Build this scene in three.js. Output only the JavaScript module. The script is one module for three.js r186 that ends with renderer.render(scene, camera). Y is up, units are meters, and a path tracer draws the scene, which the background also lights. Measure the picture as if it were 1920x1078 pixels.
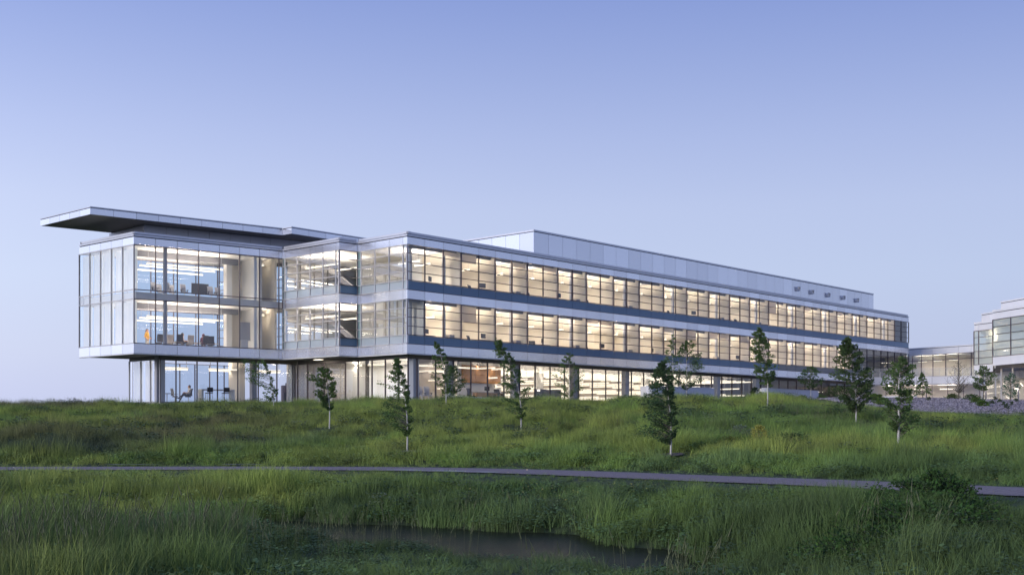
import * as THREE from 'three';
import { mergeGeometries } from 'three/addons/utils/BufferGeometryUtils.js';
import { MarchingCubes } from 'three/addons/objects/MarchingCubes.js';
import { RectAreaLightUniformsLib } from 'three/addons/lights/RectAreaLightUniformsLib.js';
RectAreaLightUniformsLib.init();

// ---------------------------------------------------------------- camera, sky, sun, exposure
const F = 2200, CX = 960, HY = 802;                       // lens in photograph pixels; eye level is y = 0
const scene = new THREE.Scene();
const camera = new THREE.PerspectiveCamera(2 * Math.atan(539 / F) * 180 / Math.PI, 1920 / 1078, 0.5, 9000);
camera.position.set(0, 0, 0);
camera.lookAt(0, 0, -1);
camera.setViewOffset(1920, 1078, 0, 539 - HY, 1920, 1078);
camera.updateProjectionMatrix();

const lin = c => c <= 0.04045 ? c / 12.92 : ((c + 0.055) / 1.055) ** 2.4;
const clamp01 = x => Math.min(1, Math.max(0, x));
const rgb = (r, g, b) => new THREE.Color().setRGB(r, g, b);
{
  const W = 1024, H = 512, data = new Float32Array(W * H * 4);
  const keys = [[0, 188, 195, 226], [1.5, 191, 198, 228], [3.5, 197, 205, 231], [7, 198, 210, 237], [10.5, 192, 204, 236], [13.7, 177, 191, 231], [20, 142, 161, 216],
    [32, 112, 136, 202], [55, 88, 112, 182], [90, 72, 94, 164]];
  for (let j = 0; j < H; j++) {
    const e = Math.max(0, ((j + 0.5) / H - 0.5) * 180);
    let k = 0; while (k < keys.length - 2 && keys[k + 1][0] < e) k++;
    const t = Math.min(1, (e - keys[k][0]) / (keys[k + 1][0] - keys[k][0])), s = t;
    const base = [1, 2, 3].map(c => lin((keys[k][c] + (keys[k + 1][c] - keys[k][c]) * s) / 255));
    for (let i = 0; i < W; i++) {
      const a = ((i + 0.5) / W - 0.5) * 2 * Math.PI;         // direction (cos a, sin a) in x, z
      const x = Math.cos(a), z = Math.sin(a);
      const side = -x * 0.92 + -z * 0.02;                    // toward the afterglow at the left
      const away = clamp01(0.5 - 0.5 * side), glow = 1.35 * Math.max(0, side) ** 3 * Math.exp(-e / 22);
      const m = 1 + (side > 0 ? 0.2 : 0.1) * side + glow;
      const warm = 0.08 * Math.max(0, side) * Math.exp(-e / 14) - 0.14 * away * away * (1 - Math.exp(-e / 6) * 0.3);
      const o = (j * W + i) * 4;
      data[o] = base[0] * (m + warm); data[o + 1] = base[1] * (m + warm * 0.5); data[o + 2] = base[2] * (m - warm * 0.3); data[o + 3] = 1;
    }
  }
  const sky = new THREE.DataTexture(data, W, H, THREE.RGBAFormat, THREE.FloatType);
  sky.mapping = THREE.EquirectangularReflectionMapping; sky.magFilter = THREE.LinearFilter; sky.needsUpdate = true;
  scene.background = sky; scene.environment = sky;
}
const sun = new THREE.DirectionalLight(rgb(1, 0.95, 0.93), 2.2);     // afterglow low at the left
sun.position.set(-76, 23, 62); sun.target.position.set(0, 0, -70);
sun.position.add(sun.target.position);
sun.castShadow = true; sun.shadow.radius = 34; sun.shadow.mapSize.set(2048, 2048);
Object.assign(sun.shadow.camera, { left: -110, right: 110, top: 110, bottom: -110, near: 1, far: 400 });
scene.add(sun, sun.target);

// ---------------------------------------------------------------- helpers
let seed = 7;
const rnd = () => { seed = (seed + 0x6d2b79f5) | 0; let t = Math.imul(seed ^ (seed >>> 15), 1 | seed); t = (t + Math.imul(t ^ (t >>> 7), 61 | t)) ^ t; return ((t ^ (t >>> 14)) >>> 0) / 4294967296; };
const rr = (a, b) => a + (b - a) * rnd();
const lerp = (a, b, t) => a + (b - a) * t, clamp = (x, a, b) => Math.min(b, Math.max(a, x));
const smooth = (a, b, x) => { const t = clamp((x - a) / (b - a), 0, 1); return t * t * (3 - 2 * t); };
const hash2 = (x, y) => { let h = (Math.imul(x, 374761393) + Math.imul(y, 668265263)) | 0; h = Math.imul(h ^ (h >>> 13), 1274126177); return ((h ^ (h >>> 16)) >>> 0) / 4294967296; };
function noise(x, y) {
  const i = Math.floor(x), j = Math.floor(y), f = x - i, g = y - j, u = f * f * (3 - 2 * f), v = g * g * (3 - 2 * g);
  return lerp(lerp(hash2(i, j), hash2(i + 1, j), u), lerp(hash2(i, j + 1), hash2(i + 1, j + 1), u), v);
}
const fbm = (x, y) => 0.5 * noise(x, y) + 0.27 * noise(x * 2.1 + 9, y * 2.1 + 3) + 0.15 * noise(x * 4.3 + 1, y * 4.3 + 7) + 0.08 * noise(x * 8.7, y * 8.7 + 5);
const used = {};
const numbered = n => { const k = used[n] = (used[n] ?? -1) + 1; return k ? n + '_' + String(k).padStart(3, '0') : n; };
const shadows = o => o.traverse(c => { if (c.isMesh) { c.castShadow = true; c.receiveShadow = true; } });
function tag(o, label, category, group) { o.userData.label = label; o.userData.category = category; if (group) o.userData.group = group; return o; }
function thing(name, label, category, group, pos = [0, 0, 0], turn = 0) {
  const g = new THREE.Group(); g.name = numbered(name); g.position.set(...pos); g.rotation.y = turn; scene.add(g);
  return tag(g, label, category, group);
}
function part(parent, name, geo, mat, pos, turn = 0) {
  const m = new THREE.Mesh(geo, mat); m.name = numbered(name); if (pos) m.position.set(...pos); m.rotation.y = turn; parent.add(m); return m;
}
function struct(name, geo, mat, label, kind = 'structure') {
  const m = new THREE.Mesh(geo, mat); m.name = name; m.userData = { kind, label }; scene.add(m); return m;
}
const geoCache = new Map();
const box = (w, h, d) => { const k = [w, h, d].map(v => v.toFixed(3)).join(); if (!geoCache.has(k)) geoCache.set(k, new THREE.BoxGeometry(w, h, d)); return geoCache.get(k); };
const bx = (w, h, d, x, y, z) => new THREE.BoxGeometry(w, h, d).translate(x, y, z);
const cyl = (r0, r1, h, x, y, z, n = 10) => new THREE.CylinderGeometry(r1, r0, h, n).translate(x, y + h / 2, z);
const flat = gs => mergeGeometries(gs.map(g => g.index ? g.toNonIndexed() : g));
function tube(a, b, r0, r1, n = 6) {
  const d = new THREE.Vector3().subVectors(b, a), h = d.length();
  const g = new THREE.CylinderGeometry(r1, r0, h, n, 1, true).translate(0, h / 2, 0);
  return g.applyQuaternion(new THREE.Quaternion().setFromUnitVectors(new THREE.Vector3(0, 1, 0), d.normalize())).translate(a.x, a.y, a.z);
}
const S = (o) => new THREE.MeshStandardMaterial(o), Ph = (o) => new THREE.MeshPhysicalMaterial(o);
const at = (x, y, d) => new THREE.Vector3((x - CX) / F * d, (HY - y) / F * d, -d);   // the point seen at a pixel of the photograph at a depth

function grain(w, h, fn) {
  const d = new Uint8Array(w * h * 4);
  for (let j = 0; j < h; j++) for (let i = 0; i < w; i++) { const c = fn(i, j), o = (j * w + i) * 4; d[o] = c[0]; d[o + 1] = c[1]; d[o + 2] = c[2]; d[o + 3] = 255; }
  const t = new THREE.DataTexture(d, w, h); t.wrapS = t.wrapT = THREE.RepeatWrapping; t.magFilter = THREE.LinearFilter; t.needsUpdate = true; return t;
}

// ---------------------------------------------------------------- materials
const M = {
  panel: [0.60, 0.64, 0.57].map(v => S({ color: rgb(v * 1.32, v * 1.32, v * 1.38), roughness: 0.22, metalness: 0.75 })),
  whitePanel: [0.78, 0.8, 0.76].map(v => S({ color: rgb(v, v, v), roughness: 0.5 })),
  coping: S({ color: rgb(0.62, 0.62, 0.65), roughness: 0.4, metalness: 0.7 }),
  joint: S({ color: rgb(0.035, 0.035, 0.045), roughness: 0.8 }),
  spandrel: [0, 1, 2].map(i => Ph({ color: rgb(0.15 + i * 0.008, 0.24 + i * 0.01, 0.34 + i * 0.012), roughness: 0.15, ior: 1.4 })),
  frame: S({ color: rgb(0.12, 0.1, 0.115), roughness: 0.45, metalness: 0.3 }),  // shaded copy of the frame metal: shade put into its colour
  frameLit: S({ color: rgb(0.55, 0.55, 0.58), roughness: 0.45, metalness: 0.3 }),  // same metal on left-facing sides, with their daylight painted into the colour
  glass: Ph({ color: rgb(0.93, 0.955, 0.96), transmission: 1, thickness: 0, roughness: 0.0, ior: 1.75 }),
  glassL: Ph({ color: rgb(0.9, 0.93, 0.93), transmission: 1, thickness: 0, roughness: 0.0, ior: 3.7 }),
  glassDark: Ph({ color: rgb(0.55, 0.6, 0.62), transmission: 1, thickness: 0, roughness: 0.0, ior: 2.0 }),
  glassBlue: Ph({ color: rgb(0.70, 0.80, 0.89), transmission: 1, thickness: 0, roughness: 0.0, ior: 1.5 }),
  frit: Ph({ color: rgb(0.42, 0.47, 0.5), roughness: 0.1, ior: 1.8 }),
  glassGreen: Ph({ color: rgb(0.30, 0.42, 0.42), roughness: 0.08, ior: 1.7 }),
  cream: S({ color: rgb(0.72, 0.66, 0.56), roughness: 0.9 }),
  white: S({ color: rgb(0.76, 0.75, 0.73), roughness: 0.85 }),
  wood: S({ color: rgb(0.55, 0.27, 0.10), roughness: 0.6 }),
  slab: S({ color: rgb(0.66, 0.65, 0.63), roughness: 0.9 }),
  carpet: S({ color: rgb(0.25, 0.24, 0.24), roughness: 1 }),
  column: S({ color: rgb(0.36, 0.36, 0.39), roughness: 0.8 }),
  soffit: S({ color: rgb(0.20, 0.19, 0.18), roughness: 0.5, metalness: 0.1 }),
  trim: S({ color: rgb(0.66, 0.66, 0.66), roughness: 0.4 }),
  roof: S({ color: rgb(0.35, 0.35, 0.36), roughness: 0.95 }),
  concrete: S({ color: rgb(0.70, 0.71, 0.74), roughness: 0.85 }),
  dark: S({ color: rgb(0.035, 0.035, 0.045), roughness: 0.6 }),
  grey: S({ color: rgb(0.16, 0.16, 0.18), roughness: 0.8 }),
  beige: S({ color: rgb(0.42, 0.37, 0.33), roughness: 0.7 }),
  steel: S({ color: rgb(0.5, 0.5, 0.52), roughness: 0.3, metalness: 0.8 }),
  lamp: S({ color: rgb(0.8, 0.8, 0.8), emissive: rgb(1, 0.86, 0.66), emissiveIntensity: 3.2 }),
  housing: S({ color: rgb(0.7, 0.7, 0.7), roughness: 0.5 }),
};
const pick = a => a[Math.floor(rnd() * a.length)];

// ---------------------------------------------------------------- terrain
const PROFILE = [   // [screen column, [depth, height] ...] : heights of the meadow along lines of sight, then interpolated
  [-300, [15, -1.9], [20, -1.98], [24, -1.98], [27, -1.85], [30, -1.6], [34.5, -1.32], [38, -1.28], [41, -1.05], [55, -0.15], [70, 0.95], [82, 1.62], [92, 1.7]],
  [0, [15, -1.9], [20, -1.98], [24, -1.98], [27, -1.85], [30, -1.6], [34.5, -1.32], [38, -1.28], [41, -1.05], [55, -0.15], [70, 0.95], [82, 1.66], [92, 1.72]],
  [300, [15, -1.9], [20, -1.98], [24, -1.99], [27, -1.85], [30, -1.58], [34.8, -1.32], [38.5, -1.28], [41, -1.05], [55, -0.2], [70, 0.95], [82, 1.74], [92, 1.8]],
  [430, [15, -1.9], [20, -1.98], [23, -2.03], [25, -2.07], [26.5, -2.0], [29, -1.72], [34.8, -1.32], [38.5, -1.28], [41, -1.08], [55, -0.2], [70, 0.97], [82, 1.76], [92, 1.82]],
  [540, [15, -1.9], [20, -1.98], [22.6, -2.1], [24.2, -2.3], [25.8, -2.2], [26.8, -2.04], [29, -1.72], [34.8, -1.32], [38.5, -1.28], [41.5, -1.08], [55, -0.15], [70, 1.0], [82, 1.78], [92, 1.85]],
  [700, [13, -1.85], [19, -1.98], [20.8, -2.1], [22.4, -2.38], [24.3, -2.35], [25.6, -2.06], [27.5, -1.75], [33.5, -1.34], [38, -1.28], [41, -1.1], [48, -0.62], [60, 0.3], [72, 1.25], [82, 1.84], [92, 1.9]],
  [1000, [12, -1.85], [16.2, -1.96], [18.2, -2.1], [20.2, -2.4], [22.4, -2.35], [23.7, -2.06], [25.2, -1.78], [31.6, -1.34], [36, -1.27], [39, -1.1], [46, -0.55], [58, 0.42], [72, 1.42], [84, 1.96], [94, 2.05]],
  [1250, [10, -1.8], [14.6, -1.96], [16.6, -2.12], [18, -2.35], [19.6, -2.28], [20.5, -2.06], [22, -1.75], [27.5, -1.34], [32, -1.27], [35, -1.14], [40, -0.8], [50, 0.15], [62, 1.1], [76, 1.74], [88, 2.08], [104, 2.2]],
  [1330, [10, -1.8], [14, -1.95], [15.8, -2.08], [16.8, -2.2], [17.8, -2.16], [18.6, -2.04], [20.5, -1.72], [26.5, -1.33], [31, -1.27], [34, -1.12], [40, -0.72], [50, 0.2], [62, 1.15], [76, 1.8], [90, 2.22], [106, 2.3]],
  [1440, [10, -1.8], [14, -1.95], [16.5, -1.98], [18, -1.8], [21, -1.52], [26, -1.33], [30, -1.27], [33, -1.12], [40, -0.62], [52, 0.42], [66, 1.4], [80, 1.98], [92, 2.32], [110, 2.45]],
  [1600, [10, -1.8], [14, -1.85], [17, -1.62], [20, -1.38], [22, -1.32], [24.5, -1.33], [28.5, -1.27], [32, -1.12], [40, -0.6], [52, 0.2], [66, 0.9], [79, 1.36], [88, 1.8], [98, 2.3], [112, 2.75]],
  [1750, [10, -1.75], [13.5, -1.7], [16, -1.48], [18.5, -1.24], [20.6, -1.18], [22.6, -1.27], [24, -1.33], [27.5, -1.27], [31, -1.12], [40, -0.68], [54, -0.05], [68, 0.62], [80, 1.02], [91, 1.72], [104, 2.46], [116, 2.8]],
  [1940, [10, -1.75], [13.5, -1.7], [16.5, -1.5], [19.5, -1.33], [21.5, -1.32], [25.5, -1.28], [29, -1.14], [38, -0.8], [52, -0.2], [66, 0.4], [80, 0.74], [91, 1.55], [103, 2.3], [114, 2.45]],
  [2300, [10, -1.75], [13.5, -1.7], [16, -1.5], [18.5, -1.33], [21, -1.32], [24, -1.28], [28, -1.14], [38, -0.8], [52, -0.2], [66, 0.4], [80, 0.7], [91, 1.5], [103, 2.3], [114, 2.45]],
].map(([c, ...p]) => [c, [[-20, -1.5], [4, -1.68], ...p]]);
function profileAt(p, d) {
  if (d <= p[0][0]) return p[0][1];
  const n = p.length;
  if (d >= p[n - 1][0]) return p[n - 1][1];
  let i = 0; while (p[i + 1][0] < d) i++;
  const slope = k => k <= 0 || k >= n - 1 ? 0 : (p[k + 1][1] - p[k - 1][1]) / (p[k + 1][0] - p[k - 1][0]);
  const h = p[i + 1][0] - p[i][0], t = (d - p[i][0]) / h, t2 = t * t, t3 = t2 * t;
  return (2 * t3 - 3 * t2 + 1) * p[i][1] + (t3 - 2 * t2 + t) * h * slope(i) + (-2 * t3 + 3 * t2) * p[i + 1][1] + (t3 - t2) * h * slope(i + 1);
}
// the walking path: [pixel column, depth]
const PATH = [[-500, 36.6], [-100, 36.6], [200, 36.8], [450, 36.9], [650, 36.6], [800, 35.9], [960, 34.4], [1100, 32.6], [1240, 30.6], [1370, 29], [1500, 27.7], [1620, 26.4], [1740, 25.1], [1830, 24.2], [1920, 23.4], [2050, 22.3], [2300, 20.5]];
const pathCurve = new THREE.CatmullRomCurve3(PATH.map(([x, d]) => new THREE.Vector3((x - CX) / F * d, 0, -d)));
const pathPts = pathCurve.getSpacedPoints(220);
function pathDist(X, Z) { let b = 1e9; for (const q of pathPts) { const e = (q.x - X) ** 2 + (q.z - Z) ** 2; if (e < b) b = e; } return Math.sqrt(b); }
const PATH_Y = -1.3;
function rawHeight(X, Z) {
  const d = -Z, sx = CX + F * X / Math.max(d, 9);
  let k = 0; while (k < PROFILE.length - 2 && PROFILE[k + 1][0] < sx) k++;
  const a = PROFILE[k], b = PROFILE[k + 1], t = smooth(0, 1, (sx - a[0]) / (b[0] - a[0]));
  let h = lerp(profileAt(a[1], d), profileAt(b[1], d), t);
  h -= 0.14 * smooth(64, 80, d) * (1 - smooth(100, 120, d)) * (1 - smooth(1450, 1560, sx));
  const far = smooth(170, 700, Math.hypot(X, Z)); h = lerp(h, -4, far * 0.75);
  return h;
}
// gullies (negative) and humps of the slope: [x0, d0, x1, d1, width, depth] with pixel columns and depths
const RELIEF = [[1140, 86, 1046, 45, 0.9, -0.5], [1090, 82, 1052, 58, 0.7, -0.35], [285, 82, 410, 56, 1.5, -0.55], [440, 62, 560, 50, 1.3, -0.3], [1352, 84, 1350, 60, 0.6, -0.45], [1384, 84, 1392, 58, 0.6, -0.45], [-40, 45, 150, 46, 2.2, 0.5], [860, 74, 900, 60, 2.2, 0.15],
  [1500, 64, 1640, 52, 2.4, 0.2], [1180, 58, 1230, 48, 2.0, 0.15], [700, 78, 640, 52, 2.4, 0.3], [1640, 60, 1800, 50, 1.4, -0.35], [980, 52, 1100, 48, 1.2, -0.25]].map(([a, d0, b, d1, w, h]) => [(a - CX) / F * d0, -d0, (b - CX) / F * d1, -d1, w, h]);
function relief(X, Z) {
  let r = 0;
  for (const [ax, az, bx_, bz, w, h] of RELIEF) {
    const vx = bx_ - ax, vz = bz - az, t = clamp(((X - ax) * vx + (Z - az) * vz) / (vx * vx + vz * vz), 0, 1), wob = 0.8 * (noise(Z * 0.3 + ax, X * 0.3) - 0.5);
    const e = Math.hypot(X - ax - vx * t + wob, Z - az - vz * t); if (e < w * 3) r += h * Math.exp(-(e * e) / (w * w));
  }
  return r;
}
function height(X, Z) {
  let h = rawHeight(X, Z);
  const d = -Z;
  if (d > 18 && d < 42) { const q = pathDist(X, Z); h = lerp(PATH_Y, h, smooth(1.7, 4.2, q)); }
  const wild = smooth(10, 14, d) * (1 - smooth(80, 92, d)) * (h < -1.95 ? 0.25 : 1);
  if (wild > 0 && d > 12) { const q = d < 42 ? smooth(2, 7, pathDist(X, Z)) : 1; if (d > 42) h += relief(X, Z) * smooth(42, 46, d) * (1 - 0.7 * smooth(68, 80, d)) * (1 - smooth(82, 90, d)); h += wild * q * (1 - 0.9 * smooth(58, 74, d)) * (0.3 * (fbm(X * 0.3, Z * 0.3) - 0.5) + 0.4 * (fbm(X * 0.06 + 3, Z * 0.07) - 0.5) * smooth(42, 55, d)); }
  return h;
}
const patch = (X, Z) => fbm(X * 0.09 + 20, Z * 0.11 + 40);
{
  const N = 340, pos = [], idx = [], uv = [];
  const warp = t => Math.sinh(t * 8) / Math.sinh(8);
  for (let j = 0; j <= N; j++) for (let i = 0; i <= N; i++) {
    const X = 5000 * warp(i / N * 2 - 1) + (i / N * 2 - 1) * 42, Z = -30 + 5000 * warp(j / N * 2 - 1) + (j / N * 2 - 1) * 40;
    pos.push(X, height(X, Z), Z); uv.push(X, Z);
  }
  for (let j = 0; j < N; j++) for (let i = 0; i < N; i++) { const a = j * (N + 1) + i, b = a + 1, c = a + N + 1, d = c + 1; idx.push(a, c, b, b, c, d); }
  const g = new THREE.BufferGeometry(); g.setAttribute('position', new THREE.Float32BufferAttribute(pos, 3)); g.setAttribute('uv', new THREE.Float32BufferAttribute(uv, 2)); g.setIndex(idx); g.computeVertexNormals();
  const tex = grain(256, 256, (i, j) => { const n = 0.5 * hash2(i, j) + 0.5 * noise(i / 6, j / 6); return [30 + 34 * n, 42 + 40 * n, 18 + 16 * n]; });
  tex.colorSpace = THREE.SRGBColorSpace; tex.repeat.set(0.35, 0.35);
  struct('ground', g, S({ map: tex, roughness: 1 }), 'green meadow ground rising to the building');
}
{ // water of the pond
  const sh = new THREE.Shape([[-16, -28], [3, -27.5], [4.8, -22], [5, -18], [3.6, -14.8], [-1, -15], [-8, -19], [-15, -23.5]].map(p => new THREE.Vector2(p[0], -p[1])));
  const g = new THREE.ShapeGeometry(sh).rotateX(-Math.PI / 2).translate(0, -2.1, 0);
  const bump = grain(256, 256, (i, j) => { const n = 255 * (0.6 * noise(i / 16 % 16, j / 32 % 8) + 0.4 * noise(i / 8, j / 8)); return [n, n, n]; }); bump.repeat.set(0.5, 0.5);
  struct('pond_water', g, Ph({ color: rgb(0.028, 0.033, 0.017), roughness: 0.25, specularIntensity: 0.025, ior: 1.33, bumpMap: bump, bumpScale: 0.004 }), 'dark still water of the small pond');
}
{ // asphalt path with thin pale edges
  const pos = [], uv = [], idx = [], n = pathPts.length, hw = 1.5;
  for (let i = 0; i < n; i++) {
    const a = pathPts[Math.max(0, i - 1)], b = pathPts[Math.min(n - 1, i + 1)], t = new THREE.Vector3().subVectors(b, a).normalize(), p = pathPts[i];
    const w = hw + 0.05 * Math.sin(i * 1.7) + 0.03 * Math.sin(i * 4.1);
    for (let k = 0; k <= 4; k++) { const o = (k / 4 - 0.5) * 2 * w; pos.push(p.x - t.z * -o, PATH_Y + 0.03 + 0.03 * (1 - (k / 2 - 1) ** 2), p.z + t.x * -o); uv.push(o, i * 0.4); }
    if (i) for (let k = 0; k < 4; k++) { const q = i * 5 + k, r = q - 5; idx.push(r, r + 1, q, r + 1, q + 1, q); }
  }
  const g = new THREE.BufferGeometry(); g.setAttribute('position', new THREE.Float32BufferAttribute(pos, 3)); g.setAttribute('uv', new THREE.Float32BufferAttribute(uv, 2)); g.setIndex(idx); g.computeVertexNormals();
  if (g.attributes.normal.getY(10) < 0) { g.index.array.reverse(); g.computeVertexNormals(); }
  const tex = grain(256, 256, (i, j) => { const v = 126 + 46 * (hash2(i, j) - 0.5) + 26 * (noise(i / 20, j / 20) - 0.5); return [v * 1.08, v * 0.97, v * 0.93]; }); tex.colorSpace = THREE.SRGBColorSpace;
  struct('path', g, S({ map: tex, roughness: 0.9 }), 'grey asphalt walking path crossing below the hill');
}

const inFront = (X, Z) => { let b = 1e9, f = false; for (const q of pathPts) { const e = (q.x - X) ** 2 + (q.z - Z) ** 2; if (e < b) { b = e; f = Z > q.z; } } return f; };
// pale dry strips of bare soil beside the path
const BARE = [[150, 280, -1.75, 0.3], [380, 470, -1.8, 0.25], [775, 1045, 2.25, 0.32]];
{
  BARE.forEach(([x0, x1, o, w], bi) => {
    const pos = [], idx = [], pts = pathPts.filter(p => { const sx = CX + F * p.x / -p.z; return sx > x0 && sx < x1; });
    pts.forEach((p, i) => {
      const a = pts[Math.max(0, i - 1)], b = pts[Math.min(pts.length - 1, i + 1)], t = new THREE.Vector3().subVectors(b, a).normalize(), q = w * (0.25 + 1.2 * noise(i * 0.5, bi * 9)) * Math.sin(Math.PI * i / (pts.length - 1)) ** 0.5;
      for (const k of [-0.5, 0.5]) { const X = p.x - t.z * (o + k * q), Z = p.z + t.x * (o + k * q); pos.push(X, height(X, Z) + 0.1, Z); }
      if (i) { const n = i * 2; idx.push(n - 2, n, n - 1, n - 1, n, n + 1); }
    });
    const g = new THREE.BufferGeometry(); g.setAttribute('position', new THREE.Float32BufferAttribute(pos, 3)); g.setIndex(idx); g.computeVertexNormals();
    struct(numbered('bare_soil'), g, S({ color: rgb(0.42, 0.43, 0.38), roughness: 1 }), 'pale dry soil strip beside the path');
  });
}
const isBare = (X, Z, d, pd) => { const sx = CX + F * X / d; return BARE.some(([a, b, o, w]) => sx > a - 5 && sx < b + 5 && Math.abs(pd - Math.abs(o)) < w * 0.5 && inFront(X, Z) === (o > 0)); };

// ---------------------------------------------------------------- plan of the main building
const P2 = (x, d) => new THREE.Vector2((x - CX) / F * d, -d);
const DEP = 92 * 344.6;
const pb_ = (x, y) => P2(x, DEP / (HY - y));                 // plan point from a pixel on the lower edge of the parapet
const C0 = pb_(763.2, 457.4), I1 = pb_(669.8, 472.1), C1 = pb_(635.5, 467.9), I2 = pb_(529.5, 484.7), C2 = pb_(249.8, 457.6), B3 = pb_(147, 476.9), E0 = pb_(1705.1, 604.3);
const HT = { top: 15.43, pb: 14.41, t1: 13.70, t2: 12.99, t3: 12.27, sl: 11.58, bb: 10.865, pb2: 10.125, u1: 9.416, u2: 8.708, u3: 8.0, sl2: 7.29, bb2: 6.61, wb: 5.85 };
const FLOOR = [2.15, 6.45, 10.72];
function run(A, B) {
  const d = B.clone().sub(A), len = d.length(); d.normalize();
  const n = new THREE.Vector2(-d.y, d.x);                     // outward for a run read left to right from outside (x, z)
  if (n.dot(A.clone().negate()) < 0) n.negate();
  const turn = Math.atan2(-d.y, d.x);
  const at = (s, y, o = 0) => [A.x + d.x * s + n.x * o, y, A.y + d.y * s + n.y * o];
  const sOf = (px, o = 0) => { const t = (px - CX) / F, x0 = A.x + n.x * o, z0 = A.y + n.y * o; return (-t * z0 - x0) / (d.x + t * d.y); };
  return { A, B, d, n, len, turn, at, sOf };
}
const u = E0.clone().sub(C0).normalize(), L = new THREE.Vector2(u.y, -u.x); if (L.x > 0) L.negate();
const ub = I2.clone().sub(C2).normalize();
const R = { boxL: run(B3, C2), boxU: run(C2, I2), L2: run(I2, C1), s1: run(C1, I1), L1: run(I1, C0), main: run(C0, E0) };
const off = (p, a, b) => p.clone().addScaledVector(u, a).addScaledVector(L, b);
const E1 = off(E0, 0, 16), M0 = off(C0, 0, 16), B4 = B3.clone().addScaledVector(ub, 12.2);
R.end = run(E0, E1); R.back = run(M0, E1); R.boxBack = run(B3, B4); R.boxSide = run(B4, M0);
for (const k of ['end', 'back', 'boxBack', 'boxSide']) { const r = R[k]; const mid = r.A.clone().add(r.B).multiplyScalar(0.5), c = off(C0, 20, 8); if (r.n.dot(mid.sub(k === 'boxBack' || k === 'boxSide' ? off(C2, 6, 3) : c)) < 0) { r.n.negate(); } }
const OUT = [B3, C2, I2, C1, I1, C0, E0, E1, M0, B4];
function insetPoly(poly, o) {
  const n = poly.length, area = poly.reduce((s, p, i) => { const q = poly[(i + 1) % n]; return s + p.x * q.y - q.x * p.y; }, 0), sg = area > 0 ? 1 : -1;
  return poly.map((p, i) => {
    const a = poly[(i + n - 1) % n], b = poly[(i + 1) % n], d1 = p.clone().sub(a).normalize(), d2 = b.clone().sub(p).normalize();
    const n1 = new THREE.Vector2(-d1.y, d1.x).multiplyScalar(sg), n2 = new THREE.Vector2(-d2.y, d2.x).multiplyScalar(sg), m = n1.add(n2); m.multiplyScalar(o * 2 / m.lengthSq());
    return p.clone().add(m);
  });
}
function slabGeo(poly, y0, y1) { return new THREE.ExtrudeGeometry(new THREE.Shape(poly.map(p => new THREE.Vector2(p.x, -p.y))), { depth: y1 - y0, bevelEnabled: false }).rotateX(-Math.PI / 2).translate(0, y0, 0); }
const seq = (a, step, n) => Array.from({ length: n }, (_, i) => a + i * step);
const EDGE = {
  main: [0, ...seq(1.9, 2.055, 44), R.main.len],
  L1: [0, 0.46, 2.19, 3.91, 5.55, R.L1.len], L2: [0, 0.27, 1.99, 3.71, 5.41, 7.07, R.L2.len], s1: [0, R.s1.len],
  boxL: seq(0, R.boxL.len / 5, 6), boxU: [0, ...seq(1.75, 1.79, 7), R.boxU.len],
};

const office = thing('office_building', 'long three-storey glass and white metal office building lit from within on the hill', 'office building');
function panels(owner, r, edges, y0, y1, name, mats, o = 0, thick = 0.06, gap = 0.03) {
  for (let i = 0; i < edges.length - 1; i++) {
    const w = edges[i + 1] - edges[i] - gap; if (w < 0.03) continue;
    const m = part(owner, name, box(w, y1 - y0 - gap, thick), pick(mats), r.at((edges[i] + edges[i + 1]) / 2, (y0 + y1) / 2, o - thick / 2), r.turn);
  }
}
const band = (owner, r, y0, y1, o, thick, name, mat, s0 = 0, s1 = r.len) => part(owner, name, box(s1 - s0, y1 - y0, thick), mat, r.at((s0 + s1) / 2, (y0 + y1) / 2, o - thick / 2), r.turn);
// a window of one module: frame (left mullion and transoms) with its panes as children
const paneGeo = new Map();
const paneOf = (w, h) => { const k = w.toFixed(3) + ',' + h.toFixed(3); if (!paneGeo.has(k)) paneGeo.set(k, new THREE.PlaneGeometry(w, h)); return paneGeo.get(k); };
const frameGeo = new Map(), spare = [];
function windowAt(owner, r, s0, s1, ys, mat, opt = {}) {
  const { mw = 0.065, md = 0.11, tw = 0.05, td = 0.09, tout = 0.05, last = false, single = true, name = 'window', mats } = opt, w = s1 - s0, h = ys[ys.length - 1] - ys[0];
  const key = [w, ys.join(), mw, md, tw, last, tout].join();
  if (!frameGeo.has(key)) {
    const g = [bx(mw, h, md, -w / 2, 0, -0.01)];
    if (last) g.push(bx(mw, h, md, w / 2, 0, -0.01));
    ys.forEach((y, i) => g.push(bx(w - mw, tw, td, 0, y - ys[0] - h / 2 + (i === 0 ? tw / 2 : i === ys.length - 1 ? -tw / 2 : 0), tout - td / 2 - 0.002)));
    frameGeo.set(key, mergeGeometries(g));
  }
  const f = part(owner, name, frameGeo.get(key), mat === M.glassL ? M.frameLit : M.frame, r.at((s0 + s1) / 2, ys[0] + h / 2, 0), r.turn);  // windows with left-side glass take the lit copy of the metal
  for (let i = 0; i < ys.length - 1; i++) {
    const pm = mats?.[i] ?? mat;
    if (single) part(f, 'pane', paneOf(w - mw, ys[i + 1] - ys[i] - tw), pm, [0, (ys[i] + ys[i + 1]) / 2 - ys[0] - h / 2, -0.03]);
    else { const p = r.at((s0 + s1) / 2, (ys[i] + ys[i + 1]) / 2, -0.03); spare.push([new THREE.PlaneGeometry(w - mw, ys[i + 1] - ys[i] - tw).rotateY(r.turn).translate(...p), pm]); }
  }
  return f;
}

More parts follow.
